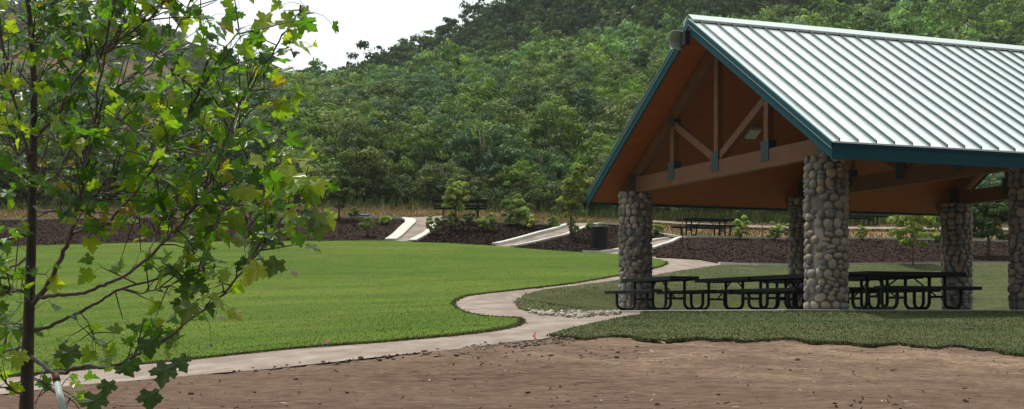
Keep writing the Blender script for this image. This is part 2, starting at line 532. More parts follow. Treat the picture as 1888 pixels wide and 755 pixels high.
P3 = poly_pts([(1210, 480), (1125, 470), (1141, 464), (1204, 447), (1230, 443), (1257, 441), (1236, 451), (1204, 461)])
P2 = poly_pts([(900, 456), (912, 454), (992, 434), (1045, 419), (1062, 414), (1138, 414), (1109, 416), (1086, 420), (1045, 436), (1004, 446), (946, 458), (935, 460)])
P1 = poly_pts([(716, 448), (726, 441), (748, 423), (757, 413), (751, 407), (700, 405.5), (700, 403.5), (770, 403), (818, 400), (806, 411), (796, 422), (789, 432), (760, 449)])
M0p = poly_pts([(722, 446), (748, 422), (757, 413), (751, 407), (700, 406), (600, 404), (500, 403), (300, 404), (100, 407), (-300, 411), (-300, 464), (0, 457), (300, 449), (600, 447)])
M1p = poly_pts([(760, 449), (789, 432), (796, 422), (808, 409), (850, 410), (930, 415), (1000, 418), (1045, 419.5), (992, 434), (912, 456), (830, 451)])
M2p = poly_pts([(946, 459), (1004, 446), (1045, 436), (1086, 420), (1112, 416.5), (1150, 418), (1212, 434), (1243, 441.5), (1228, 443.5), (1204, 447), (1141, 464), (1106, 469), (1075, 468)])
M3p = poly_pts([(1201, 476), (1204, 461), (1236, 451), (1257, 442), (1299, 441), (1458, 444), (1580, 443), (1740, 446), (1900, 449), (2400, 452), (2400, 488), (1900, 487), (1740, 487), (1620, 489),
      (1458, 491), (1328, 488), (1291, 481)])
FARPATH = poly_pts([(1195, 411), (1260, 415.5), (1350, 420), (1440, 422.5), (1700, 425), (2300, 428), (2300, 424), (1700, 421), (1440, 419), (1350, 417), (1260, 412.5), (1195, 408)])

# ------------------------------------------------------------------ base ground mesh (one sheet out to the horizon)
def value_noise(X, Y, sc, seed=0):
    r = np.random.default_rng(seed); T = r.uniform(0, 1, (256, 256))
    x = X * sc; y = Y * sc
    i = np.floor(x).astype(int); j = np.floor(y).astype(int); a = x - i; b = y - j
    a = a * a * (3 - 2 * a); b = b * b * (3 - 2 * b)
    g = lambda p, q: T[p % 256, q % 256]
    return (g(i, j) * (1 - a) + g(i + 1, j) * a) * (1 - b) + (g(i, j + 1) * (1 - a) + g(i + 1, j + 1) * a) * b

def build_ground():
    ys = [-60, -30, -10, -4, 0.0, 1.5]
    y = 3.0
    while y < 2400:
        ys.append(y)
        y *= 1.02 if y < 11 else (1.006 if y < 23 else (1.012 if y < 260 else 1.03))
    us = np.concatenate([[-40000, -20000, -9000, -5000, -3000, -2000, -1400, -1000, -750], np.arange(-600, 2601, 9), [2800, 3200, 4000, 5500, 9000, 20000, 40000]])
    ys = np.array(ys)
    UU, YY = np.meshgrid(us, ys)
    XX = (UU - CX) / F * np.maximum(YY, 3.0)
    Z = ground(XX.ravel(), YY.ravel())
    X = XX.ravel(); Y = YY.ravel()
    nn = value_noise(X, Y, 1.3, 1) * .5 + value_noise(X, Y, 4.5, 2) * .3 + value_noise(X, Y, 11, 3) * .25
    und = np.zeros(len(X), bool); kk = (Y > 10) & (Y < 45)
    for pp in (LA, LB, LC, PATH, P3, P2, P1):
        und[kk] |= inside(pp, X[kk], Y[kk])
    Z = Z - np.where(Y < 40, np.where(und | (Y > 27), .03 + nn * .03, nn * .06 - .045), .08)
    # colours
    n1 = value_noise(X, Y, .25, 5); n2 = value_noise(X, Y, .06, 6)
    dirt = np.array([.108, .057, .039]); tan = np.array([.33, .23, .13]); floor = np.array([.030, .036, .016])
    grass = np.array([.10, .13, .035]); hill = np.array([.17, .125, .075])
    c = np.tile(dirt, (len(X), 1))
    def mixc(c, col, w): return c * (1 - w[:, None]) + col * w[:, None]
    u = CX + F * X / np.maximum(Y, 3)
    w = np.clip((Y - 16.2 + (n1 - .5) * 3) / 2.2, 0, 1) * np.clip(.35 + (u - 500) / 1400, 0.2, 1); c = mixc(c, np.array([.46, .335, .225]), w * .85)
    w = np.clip((Y - 42) / 4, 0, 1); c = mixc(c, tan, w)
    wg = w * np.clip((n1 - .5) * 3 + np.clip((u - 1050) / 300, 0, .3), 0, .8); c = mixc(c, grass * .9 + tan * .1, wg * .6)
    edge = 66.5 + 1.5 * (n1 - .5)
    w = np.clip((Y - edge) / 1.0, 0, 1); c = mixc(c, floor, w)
    w = np.clip((Y - 150) / 20, 0, 1) * np.clip((n2 - .45) * 6, 0, 1); c = mixc(c, grass, w * .7)
    w = np.clip((Y - 270) / 20, 0, 1); c = mixc(c, hill, w)
    w = np.clip((Y - 270) / 20, 0, 1) * np.clip((value_noise(X, Y, .03, 9) - .55) * 8, 0, 1); c = mixc(c, np.array([.06, .07, .03]), w)
    nu = len(us); ny = len(ys)
    idx = np.arange(ny * nu).reshape(ny, nu)
    Fq = np.stack([idx[:-1, :-1].ravel(), idx[:-1, 1:].ravel(), idx[1:, 1:].ravel(), idx[1:, :-1].ravel()], 1)
    Yf = Y[Fq].mean(1)
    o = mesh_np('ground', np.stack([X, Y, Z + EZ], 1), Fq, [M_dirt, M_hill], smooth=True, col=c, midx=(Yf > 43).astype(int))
    tag(o, kind='structure')
build_ground()

wob = lambda P, a: [(p[0] + random.uniform(-a, a), p[1] + random.uniform(-a, a)) for p in P]
LAs = smooth_line(LA, 3, True); LCs = smooth_line(LC, 1, True)
tag(sheet('path', smooth_line(PATH, 1, True), .015, .6, M_path), kind='structure')
for P in (P3, P2, P1): sheet('path', P, .05, .6, M_path)
sheet('path', FARPATH, .05, .8, M_path)
sheet('lawn', wob(LAs, .03), .05, .55, M_lawnA, .06, M_sod)
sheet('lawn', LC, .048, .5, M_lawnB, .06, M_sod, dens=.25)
LBd = []
for i in range(len(LB)):
    a = np.array(LB[i]); b = np.array(LB[(i + 1) % len(LB)]); n = max(1, int(np.linalg.norm(b - a) / .16)) if i < len(LB_front) else 1
    for k in range(n):
        q = a + (b - a) * k / n
        LBd.append((q[0] + (random.uniform(-.025, .025) if n > 1 else 0), q[1] + (random.uniform(-.05, .05) if n > 1 else 0)))
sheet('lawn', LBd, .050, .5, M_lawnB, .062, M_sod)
for P in (M0p, M1p, M2p, M3p): sheet('mulch_bed', P, .055, .5, M_mulch, .08, M_mulch)

def kerb(pts, w=.16, h=.12, off=0.0):
    P = smooth_line(poly_pts(pts), 4)
    n = len(P); vs = []; fs = []
    for i in range(n):
        a = np.array(P[max(0, i - 1)]); b = np.array(P[min(n - 1, i + 1)])
        d = (b - a) / (np.linalg.norm(b - a) + 1e-9); nn = np.array([-d[1], d[0]]) * w / 2
        p = np.array(P[i])
        for q, zz in ((p - nn, -.12), (p - nn, h), (p + nn, h), (p + nn, -.12)):
            vs.append((q[0], q[1], gz(p[0], p[1]) + zz + off + EZ))
    for i in range(n - 1):
        for k in range(3):
            fs.append((i * 4 + k, i * 4 + 4 + k, i * 4 + 5 + k, i * 4 + k + 1))
    fs += [(0, 1, 2, 3), tuple((n - 1) * 4 + k for k in (3, 2, 1, 0))]
    m = MB(); m.add(vs, fs)
    o = m.build('kerb', M_kerb); tag(o, kind='structure')
kerb([(720, 446), (734, 436), (748, 422), (757, 413), (751, 407), (730, 405.5), (690, 404.5)], .45)
kerb([(690, 404.5), (600, 403.5), (500, 402.5), (300, 403), (100, 406), (-200, 409)], .15, .1)
kerb([(760, 448), (775, 440), (789, 432), (797, 421), (808, 409)], .30)
kerb([(808, 409), (850, 409.5), (930, 414.5), (1000, 417.5), (1045, 418.5)], .15)
kerb([(912, 455), (950, 446), (992, 434), (1020, 427), (1045, 418.5)], .26, .14)
kerb([(946, 458), (1004, 446), (1045, 436), (1086, 420), (1112, 415.5), (1150, 417)], .18)
kerb([(1150, 417), (1185, 426), (1212, 433.5), (1235, 438), (1257, 441.5)], .22)
kerb([(1075, 468), (1106, 468.5), (1141, 464), (1175, 455), (1204, 447), (1230, 443)], .22)
kerb([(1201, 462), (1218, 456), (1236, 450.5), (1257, 441.5), (1299, 440.5), (1370, 441.5), (1458, 444), (1580, 443), (1740, 445), (1900, 449), (2300, 452)], .18)
kerb([(1326, 488), (1380, 490), (1458, 491), (1620, 489), (1740, 487.5), (1900, 487), (2300, 487)], .22, .08)

# ------------------------------------------------------------------ grass, chips, clods
def blades(name, X, Y, off, h, w, cols, material, label, cat=None, lean=.5):
    n = len(X)
    Z = ground(X, Y) + off + EZ
    a = rng.uniform(0, 2 * np.pi, n); hh = h * rng.uniform(.5, 1.2, n); ww = w * rng.uniform(.6, 1.3, n)
    dx, dy = np.cos(a) * ww, np.sin(a) * ww
    la = rng.uniform(0, 2 * np.pi, n); ll = hh * lean * rng.uniform(0, 1, n)
    V = np.zeros((n, 3, 3))
    V[:, 0] = np.stack([X - dx, Y - dy, Z - .01], 1); V[:, 1] = np.stack([X + dx, Y + dy, Z - .01], 1)
    V[:, 2] = np.stack([X + np.cos(la) * ll, Y + np.sin(la) * ll, Z + hh], 1)
    cc = cols[rng.integers(0, len(cols), n)] * rng.uniform(.75, 1.25, (n, 1)) * (.62 + .5 * value_noise(X, Y * 1.6, .55, 31) + .26 * value_noise(X + .5 * Y, Y * 2, 1.9, 32))[:, None]
    o = mesh_np(name, V.reshape(-1, 3), np.arange(3 * n).reshape(-1, 3), material, col=np.repeat(cc, 3, 0))
    return tag(o, label, cat, kind='stuff')

near = lambda Y0: (lambda X, Y: np.clip((Y0 / Y) ** 2, 0, 1))
X, Y = scatter_in(LA, 110000, near(22))
blades('grass', X, Y, .045, .026, .014, np.array([[.086, .162, .020], [.108, .182, .028], [.07, .138, .018], [.15, .19, .036]]), M_blade, 'short green blades of the mown lawn left of the path', 'grass')
X, Y = scatter_in(LB, 70000, near(20))
X2, Y2 = scatter_in(LC, 30000, near(28))
X = np.concatenate([X, X2]); Y = np.concatenate([Y, Y2])
s_ = (X - C2[0]) * A2[0] + (Y - C2[1]) * A2[1]; t_ = (X - C2[0]) * B2[0] + (Y - C2[1]) * B2[1]
k = ~((s_ > SL[0] - .05) & (s_ < SL[1] + .05) & (t_ > SL[2] - .05) & (t_ < SL[3] + .05))
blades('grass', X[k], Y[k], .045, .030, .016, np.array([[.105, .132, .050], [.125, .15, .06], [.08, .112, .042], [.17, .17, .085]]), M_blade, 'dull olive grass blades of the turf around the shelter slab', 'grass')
# tufts overhanging the cut edges of the turf
ex, ey = [], []
for P, nn_ in ((LBd[:int(len(LBd) * .75)], 26), (LAs[:90], 60), (LC, 14)):
    for i in range(len(P) - 1):
        for _ in range(nn_):
            t = random.random(); ex.append(P[i][0] + (P[i + 1][0] - P[i][0]) * t + random.gauss(0, .035)); ey.append(P[i][1] + (P[i + 1][1] - P[i][1]) * t + random.gauss(0, .05))
ex = np.array(ex); ey = np.array(ey); k = (ey > 12) & (ey < 45)
s_ = (ex - C2[0]) * A2[0] + (ey - C2[1]) * A2[1]; t_ = (ex - C2[0]) * B2[0] + (ey - C2[1]) * B2[1]
k &= ~((s_ > SL[0] - .05) & (s_ < SL[1] + .05) & (t_ > SL[2] - .05) & (t_ < SL[3] + .05))
blades('grass', ex[k], ey[k], .028, .045, .02, np.array([[.085, .120, .035], [.105, .13, .045], [.06, .085, .03], [.15, .14, .07], [.10, .075, .04]]), M_blade, 'ragged grass tufts hanging over the cut edges of the turf', 'grass', 1.2)
# terrace dry grass and weeds
TER = [hit(-200, 404)] + [hit(u, y) for u, y in ((300, 402), (700, 402), (1040, 416), (1150, 414), (1260, 438), (1600, 440), (2300, 446))] + [(45, 68), (-30, 68)]
X, Y = scatter_in(TER, 42000)
blades('dry_grass', X, Y, -.05, .13, .028, np.array([[.30, .21, .115], [.36, .26, .15], [.24, .17, .09], [.17, .16, .06]]), M_tan, 'tan dry grass on the terrace between mulch beds and woods', 'grass', .8)
XX = rng.uniform(-30, 45, 26000); YY = rng.uniform(64.5, 69, 26000)
kk = rng.uniform(0, 1, len(XX)) < np.clip(.25 + (XX - 3) / 9, .15, 1)
blades('weeds', XX[kk], YY[kk], -.06, .55, .05, np.array([[.07, .11, .03], [.10, .14, .045], [.13, .14, .05], [.05, .08, .025]]), M_tan, 'green weeds at the foot of the wooded hillside', 'weeds', .8)

def chips(name, X, Y, off, s, cols, material, label, cat):
    n = len(X); Z = ground(X, Y) + off + EZ
    d1 = rng.normal(size=(n, 3)); d1[:, 2] *= .4; d1 /= np.linalg.norm(d1, axis=1)[:, None]
    d2 = rng.normal(size=(n, 3)); d2[:, 2] *= .8; d2 -= d1 * (d1 * d2).sum(1)[:, None]; d2 /= np.linalg.norm(d2, axis=1)[:, None]
    L_ = s * rng.uniform(.5, 1.4, (n, 1)); W_ = L_ * rng.uniform(.2, .5, (n, 1))
    C = np.stack([X, Y, Z + rng.uniform(0, s * .5, n)], 1)
    V = np.stack([C - d1 * L_ - d2 * W_, C + d1 * L_ - d2 * W_, C + d1 * L_ * .8 + d2 * W_, C - d1 * L_ * .9 + d2 * W_], 1).reshape(-1, 3)
    cc = cols[rng.integers(0, len(cols), n)] * rng.uniform(.6, 1.4, (n, 1))
    return tag(mesh_np(name, V, np.arange(4 * n).reshape(-1, 4), material, col=np.repeat(cc, 4, 0)), label, cat, kind='stuff')
XY = [scatter_in(P, n) for P, n in ((M0p, 20000), (M1p, 11000), (M2p, 8000), (M3p, 22000))]
chips('bark_chips', np.concatenate([q[0] for q in XY]), np.concatenate([q[1] for q in XY]), .05, .038,
      np.array([[.044, .029, .023], [.060, .041, .033], [.030, .020, .016], [.078, .056, .046]]), M_chip, 'dark brown bark chips covering the planting beds', 'mulch')

_ico = {}
def ico(sub):
    if sub not in _ico:
        b = bmesh.new(); bmesh.ops.create_icosphere(b, subdivisions=sub, radius=1)
        _ico[sub] = (np.array([v.co[:] for v in b.verts]), np.array([[v.index for v in f.verts] for f in b.faces])); b.free()
    return _ico[sub]

def blobs(name, C, R, cols, material, sub=1, flat=.6, smooth=False, parent=None, rough=.25):
    """many stones in one mesh; C (n,3), R (n,)"""
    v, f = ico(sub); n = len(C)
    sc = R[:, None] * rng.uniform(.7, 1.2, (n, 3)); sc[:, 2] *= flat
    V = v[None] * sc[:, None] * (1 + rng.uniform(-rough, rough, (n, len(v), 1)))
    a = rng.uniform(0, 2 * np.pi, n); ca, sa = np.cos(a)[:, None], np.sin(a)[:, None]
    V = np.stack([V[..., 0] * ca - V[..., 1] * sa, V[..., 0] * sa + V[..., 1] * ca, V[..., 2]], -1) + C[:, None]
    Fx = (f[None] + (np.arange(n) * len(v))[:, None, None]).reshape(-1, 3)
    cc = cols[rng.integers(0, len(cols), n)] * rng.uniform(.75, 1.25, (n, 1))
    return mesh_np(name, V.reshape(-1, 3), Fx, material, parent, smooth, np.repeat(cc, len(v), 0))

# clods and pebbles over the bare soil
X = rng.uniform(-9, 11, 6000); Y = rng.uniform(12, 23, 6000)
k = ~(inside(LA, X, Y) | inside(LB, X, Y) | inside(PATH, X, Y)) & (rng.uniform(0, 1, len(X)) < np.clip((value_noise(X, Y, .9, 44) - .35) * 2.6, .04, 1)); X, Y = X[k], Y[k]
R = .006 + .016 * rng.uniform(0, 1, len(X)) ** 4
big = rng.uniform(0, 1, len(X)) < .008; R[big] += .016
o = blobs('soil_clods', np.stack([X, Y, ground(X, Y) + .012 + EZ], 1), R, np.array([[.13, .085, .065], [.20, .15, .115], [.08, .05, .038], [.16, .11, .085]]), M_rock)
tag(o, 'small clods and pebbles strewn over the bare brown soil', 'clods', kind='stuff')
# darker clods heaped where the soil meets the path and the turf corner
uu = np.concatenate([rng.uniform(860, 1060, 170), rng.uniform(430, 860, 60), rng.uniform(800, 1180, 60)])
yy = np.concatenate([644 - (uu[:170] - 860) * .075 + rng.normal(0, 3.0, 170), 690 - (uu[170:230] - 400) * .10 + rng.normal(3, 3, 60), rng.uniform(640, 665, 60)])
P = np.array([hit(a, b) for a, b in zip(uu, yy)])
o = blobs('soil_clods', np.stack([P[:, 0], P[:, 1], ground(P[:, 0], P[:, 1]) + .02 + EZ], 1), .014 + .035 * rng.uniform(0, 1, len(P)) ** 2.5,
          np.array([[.11, .07, .05], [.17, .11, .08], [.075, .05, .035]]), M_rock)
tag(o, 'dark soil clods heaped between the bare soil and the concrete path', 'clods', kind='stuff')
# rubble strip along the concrete at the middle turf
uu = rng.uniform(975, 1142, 330); yy = 578 + 5.5 * np.sin((uu - 975) / 167 * np.pi) + rng.normal(0, 2.2, 330)
P = np.array([hit(a, b) for a, b in zip(uu, yy)])
o = blobs('rubble', np.stack([P[:, 0], P[:, 1], ground(P[:, 0], P[:, 1]) + .045 + EZ], 1), .02 + .055 * rng.uniform(0, 1, len(P)) ** 2,
          np.array([[.44, .41, .35], [.36, .32, .27], [.54, .51, .45], [.16, .12, .09], [.30, .24, .18]]), M_rock, flat=.7)
tag(o, 'white broken rubble strip between the path and the middle turf', 'rubble', kind='stuff')
# strewn straw and chips on the soil
X = rng.uniform(-9, 11, 700); Y = rng.uniform(12, 22, 700)
k = ~(inside(LA, X, Y) | inside(LB, X, Y) | inside(PATH, X, Y)); X, Y = X[k], Y[k]
chips('straw', X, Y, .015, .030, np.array([[.30, .24, .18], [.26, .20, .15], [.12, .08, .06], [.34, .29, .23]]), M_chip, 'pale bits of straw and splinters strewn on the bare soil', 'straw')

# ------------------------------------------------------------------ picnic shelter
H_COL = 2.90; OH_G, OH_E = .72, 1.24; HE, FD, HR = 2.735, .33, 6.39
ROOT = empty('picnic_shelter', (C2[0], C2[1], ZS + EZ), TH, 'open picnic shelter with pale standing seam metal roof and river stone columns', 'shelter')
# local frame: x along the ridge, y towards the far eave, z up from the slab
PT = (HR - HE - FD) / (WID / 2 + OH_E)     # slope
RT = lambda y: HE + FD + (y + OH_E) * PT if y <= WID / 2 else HE + FD + (WID + OH_E - y) * PT    # top surface
RB = lambda y: RT(y) - FD
X0, X1 = -OH_G, 2 * BAY + OH_G
m = MB(); m.box(((SL[0] + SL[1]) / 2, (SL[2] + SL[3]) / 2, -.09), (SL[1] - SL[0], SL[3] - SL[2], .18)); m.build('slab', M_slab, ROOT, bevel=.01)

def column(x, y, seed):
    r0 = .36; r = np.random.default_rng(seed)
    m = MB(); m.mi = 0
    m.lathe([(r0, -.12), (r0, H_COL - .03), (r0 * .6, H_COL - .01), (0.01, H_COL - .01)], 28)
    core = m
    V = [np.array(core.v)]; Fc = [[f for f in core.f]]; cols = [np.tile([.2, .18, .16], (len(core.v), 1))]
    faces = list(core.f); mi = [0] * len(faces); base = len(core.v)
    v, f = ico(2)
    z = .02
    pal = np.array([[.38, .34, .28], [.30, .28, .25], [.45, .39, .31], [.34, .27, .20], [.26, .27, .28], [.42, .39, .35], [.38, .31, .23], [.22, .21, .20], [.24, .27, .31], [.48, .43, .36]])
    row = 0
    while z < H_COL + .02:
        hh = r.uniform(.13, .19)
        a = r.uniform(0, 1)
        while a < 2 * math.pi + .0:
            w = r.uniform(.12, .215) / r0
            if a + w * .5 > 2 * math.pi + .3: break
            am = a + w / 2
            sx = w * r0 * .54; sz = hh * r.uniform(.44, .66)
            d = r.uniform(.045, .072)
            zz = z + hh / 2 + r.uniform(-.03, .03)
            if r.uniform() < .16:      # a pair of small stones stacked
                parts = [(am, zz - hh * .26, sx * .9, hh * .3), (am + .04, zz + hh * .28, sx * .8, hh * .3)]
            else:
                parts = [(am, zz, sx, sz)]
            for (aa, zc, qx, qz) in parts:
                q = v * np.array([d, qx, qz]) * (1 + .06 * r.normal(size=(len(v), 1)) * 0 + .05 * np.sin(v[:, [1]] * 3 + r.uniform(0, 6)))
                rot = r.uniform(-.5, .5)
                yy = q[:, 1] * math.cos(rot) - q[:, 2] * math.sin(rot); z2 = q[:, 1] * math.sin(rot) + q[:, 2] * math.cos(rot)
                rr = r0 + q[:, 0] + .012
                px = rr * math.cos(aa) - yy * math.sin(aa); py = rr * math.sin(aa) + yy * math.cos(aa)
                V.append(np.stack([px, py, np.minimum(z2 + zc, H_COL + .07)], 1))
                faces += [tuple(base + i for i in t) for t in f]; mi += [1] * len(f); base += len(v)
                cols.append(np.tile(pal[r.integers(0, len(pal))] * r.uniform(.62, 1.02), (len(v), 1)))
            a += w * 1.06
        z += hh * .96; row += 1
    V = np.concatenate(V); cols = np.concatenate(cols)
    me = bpy.data.meshes.new('column'); me.from_pydata(V.tolist(), [], faces)
    me.materials.append(M_mortar); me.materials.append(M_stone)
    me.polygons.foreach_set('material_index', mi); me.polygons.foreach_set('use_smooth', [True] * len(faces))
    ca = me.color_attributes.new('col', 'FLOAT_COLOR', 'POINT'); c4 = np.ones((len(V), 4), dtype=np.float32); c4[:, :3] = cols; ca.data.foreach_set('color', c4.ravel())
    o = bpy.data.objects.new('column', me); o.location = (x, y, 0); o.rotation_euler.z = seed
    return link(o, ROOT)
for i in range(3):
    for j in range(2):
        column(i * BAY, j * WID, 3 + i * 2 + j)

def truss(x):
    ch_z0, ch_h = H_COL + .03, .38
    zc = ch_z0 + ch_h / 2
    e = Vector((1, 0, 0))
    bw = .17
    m = MB(); m.beam((x, -.32, zc), (x, WID + .32, zc), bw, ch_h)
    t = m.build('truss', M_beam, ROOT, bevel=.008)
    tl = t
    # top chords, 4 mm under the ceiling boards
    up = .30
    for s in (0, 1):
        m = MB()
        y0 = -.75; y1 = WID / 2 - .02
        off = -(up / 2) / math.cos(math.atan(PT)) - .03
        p = Vector((x, y0, RB(y0) + off)); q = Vector((x, y1, RB(y1) + off))
        if s: p.y = WID - p.y; q.y = WID - q.y
        m.beam(p, q, bw - .01, up, up=(0, 0, 1)); m.build('rafter', M_beam, tl, bevel=.008)
    kz = ch_z0 + ch_h
    # posts
    for y in (WID / 2, WID / 4, WID * 3 / 4):
        m = MB(); m.beam((x, y, kz), (x, y, RB(y) - .30), .14, .17, up=(0, 1, 0)); m.build('post', M_beam, tl, bevel=.006)
        m = MB(); m.box((x, y, kz - .03), (bw + .03, .30, .42)); m.build('gusset_plate', M_gusset, tl, bevel=.004)
        if y != WID / 2:
            m = MB(); m.box((x, y, RB(y) - .34), (bw + .02, .26, .24)); m.build('gusset_plate', M_steel, tl, bevel=.004)
    for sgn in (-1, 1):
        yq = WID / 2 + sgn * WID / 4
        m = MB(); m.beam((x, WID / 2 + sgn * .14, kz + .08), (x, yq - sgn * .06, RB(yq) - .42), .13, .17, up=(0, 0, 1)); m.build('brace', M_beam, tl, bevel=.006)
    for y in (0, WID):
        m = MB(); m.box((x, y, H_COL + .25), (bw + .05, .32, .50)); m.box((x, y, H_COL + .012), (.36, .42, .03))
        m.build('bearing_shoe', M_steel, tl, bevel=.004)
for i in range(3): truss(i * BAY)

# roof: decking (boards below), metal panels, seams
for s in (0, 1):
    fy = (lambda y: y) if s == 0 else (lambda y: WID - y)
    def slope_box(m, xa, xb, ya, yb, za, zb, ztop=RT):
        """a slab following the roof slope, za/zb offsets from the top surface"""
        vs = []
        for xx in (xa, xb):
            for yy in (ya, yb):
                for zz in (za, zb):
                    vs.append((xx, fy(yy), ztop(yy) + zz))
        fs = [(0, 1, 3, 2), (4, 6, 7, 5), (0, 4, 5, 1), (2, 3, 7, 6), (0, 2, 6, 4), (1, 5, 7, 3)]
        if s: fs = [f[::-1] for f in fs]
        m.add(vs, fs)
    ye, yr = -OH_E, WID / 2
    m = MB(); slope_box(m, X0 + .05, X1 - .05, ye + .05, yr - .0, -FD + .02, -FD + .06); m.build('ceiling', M_ceil, ROOT)
    m = MB(); slope_box(m, X0 + .045, X1 - .045, ye + .045, yr, -FD + .07, -.035); m.build('roof_deck', M_steel, ROOT)
    m = MB(); slope_box(m, X0 - .02, X1 + .02, ye - .03, yr - .002, -.03, 0)
    panel = m.build('roof_panel', M_roof, ROOT)
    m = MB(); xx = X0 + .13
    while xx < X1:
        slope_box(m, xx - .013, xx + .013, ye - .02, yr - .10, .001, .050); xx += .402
    m.build('standing_seams', M_seam_shade, panel)
    # eave fascia and rake fascias
    m = MB(); m.box(((X0 + X1) / 2, fy(ye + .022), HE + FD / 2 - .012), (X1 - X0, .04, FD - .015)); m.build('eave_fascia', M_teal, ROOT)
    m = MB(); m.box(((X0 + X1) / 2, fy(ye - .004), HE + FD - .085), (X1 - X0 + .01, .016, .03)); m.build('drip_edge', M_teal, ROOT)
    for xx in (X0, X1):
        m = MB(); slope_box(m, xx - .02, xx + .02, ye + .001, yr - .0005, -FD - .01, -.032); m.build('rake_fascia', M_teal, ROOT)
        q = -1 if xx == X0 else 1
        m = MB(); slope_box(m, xx + q * .02, xx + q * .036, ye, yr - .0005, -.14, -.031); rf = m.build('rake_trim', M_teal, ROOT)
        m = MB(); slope_box(m, xx + q * .021, xx + q * .041, ye + .005, yr - .001, -.155, -.1405); m.build('trim_lip', M_trim, rf)
# ridge cap
m = MB(); cw = .23
for s in (0, 1):
    f2 = (lambda y: y) if s == 0 else (lambda y: WID - y)
    ya = WID / 2 - cw; za = RT(ya) + .075; zb = RT(WID / 2) + .085
    for xa, xb in ((X0 - .03, X1 + .03),):
        vs = [(xa, f2(ya), za), (xb, f2(ya), za), (xb, WID / 2, zb), (xa, WID / 2, zb), (xa, f2(ya), za - .05), (xb, f2(ya), za - .05), (xa, WID / 2, zb - .012), (xb, WID / 2, zb - .012)]
        fs = [(0, 1, 2, 3), (0, 4, 5, 1), (4, 6, 7, 5), (0, 3, 6, 4)]
        m.add(vs, fs if s == 0 else [f[::-1] for f in fs])
m.build('ridge_cap', M_ridge, ROOT)
# dark closure under the ridge cap
m = MB()
for q in (-1, 1):
    m.box(((X0 + X1) / 2, WID / 2 + q * (cw - .05), RT(WID / 2 - cw + .05) + .03), (X1 - X0 - .02, .02, .058))
m.build('ridge_closure', M_steel, ROOT)
# curved metal hood hanging at the gable peak
m = MB(); n = 18; R_ = .21; wdt = .26
yc, zc = WID / 2 + .20, RT(WID / 2) - .46
vs = []; 
for i in range(n + 1):
    a = math.radians(70 + 200 * i / n)
    for rr in (R_, R_ - .012):
        for xq in (X0 - .06, X0 - .06 - wdt):
            vs.append((xq, yc - rr * math.cos(a) * .7, zc + rr * math.sin(a)))
fs = []
for i in range(n):
    b = i * 4; c = b + 4
    fs += [(b, c, c + 1, b + 1), (b + 2, b + 3, c + 3, c + 2), (b, b + 2, c + 2, c), (b + 1, c + 1, c + 3, b + 3)]
m.add(vs, fs)
hood = m.build('peak_hood', mat('galvanised_hood', (.52, .58, .55), .45, metal=.3), ROOT, smooth=False)
m = MB(); m.box((X0 - .08, WID / 2 + .06, zc + .02), (.12, .22, .30)); m.build('hood_bracket', M_steel, hood)

# square lamp under the far ceiling slope
def ceiling_hit(u, y):
    best = None
    for k in range(4000):
        Yq = 24 + k * .004; Xq = (u - CX) / F * Yq; zq = -(y - HY) / F * Yq - ZS
        d = np.array([Xq, Yq]) - C2; s = d @ A2; t = d @ B2
        if t > WID / 2 and s > 0 and zq > RB(t) - .01:
            return s, t
    return 3.0, 5.5
s, t = ceiling_hit(1388, 243)
m = MB(); ang = -math.atan(PT)
m.box((s, t, RB(t) - .02), (.34, .40, .07), Matrix.Rotation(ang, 3, 'X')); fl = m.build('ceiling_light', M_trim, ROOT, bevel=.01)
m = MB(); m.box((s, t - .01, RB(t) - .075), (.29, .34, .04), Matrix.Rotation(ang, 3, 'X')); m.build('light_lens', M_lamp, fl, bevel=.01)

# ------------------------------------------------------------------ picnic tables
def make_table():
    t = empty('picnic_table')
    L = 2.44
    m = MB(); m.box((0, 0, .745), (L, .76, .05)); m.box((0, .365, .705), (L, .03, .06)); m.box((0, -.365, .705), (L, .03, .06)); m.build('tabletop', M_table, t, bevel=.012)
    for q in (-1, 1):
        m = MB(); m.box((0, q * .70, .445), (L, .28, .05)); m.box((0, q * (.70 + .125), .42), (L, .02, .05)); m.box((0, q * (.70 - .125), .42), (L, .02, .05))
        m.build('bench_seat', M_table, t, bevel=.010)
    for x in (-.78, .78):
        for q in (-1, 1):
            pts = [(x, q * .24, .70), (x, q * .24, .22)]
            for k in range(7):
                a = math.pi + k / 6 * math.pi / 2
                pts.append((x, q * (.24 + .15 + .15 * math.cos(a)), .18 + .15 * math.sin(a)))
            for k in range(7):
                a = -math.pi / 2 + k / 6 * math.pi / 2
                pts.append((x, q * (.72 - .15 + .15 * math.cos(a)), .18 + .15 * math.sin(a)))
            pts.append((x, q * .72, .42))
            m = MB(); m.tube(pts, .036, 8); m.build('leg', M_tube, t, smooth=True)
        for zz, yy in ((.27, .27), (.69, .33)):
            m = MB(); m.tube([(x, -yy, zz), (x, yy, zz)], .026, 6); m.build('crossbar', M_tube, t, smooth=True)
        m = MB(); m.tube([(x, 0, .27), (x * .15, 0, .70)], .018, 6); m.build('brace', M_tube, t, smooth=True)
    return t
_proto = []
def place_table(X, Y, z, rz, label, group):
    if not _proto:
        t = make_table(); _proto.append(t)
    else:
        src = _proto[0]
        t = src.copy(); COL.objects.link(t)
        for c in src.children:
            d = c.copy(); COL.objects.link(d); d.parent = t
    t.location = (X, Y, z + EZ); t.rotation_euler = (0, 0, rz)
    tag(t, label, 'picnic table', group)
    return t
G_in = 'dark picnic tables on the shelter slab'
def inshel(s, t, rz, label):
    p = sw(s, t); place_table(p[0], p[1], ZS, TH + rz, label, G_in)
R90 = math.pi / 2
inshel(-.40, 6.08, R90, 'dark picnic table at the left end, its benches in front of the left stone column')
inshel(2.49, .80, 0, 'dark picnic table seen broadside, right of the large front stone column')
inshel(1.42, 3.15, R90, 'dark picnic table whose end is just left of the large front stone column')
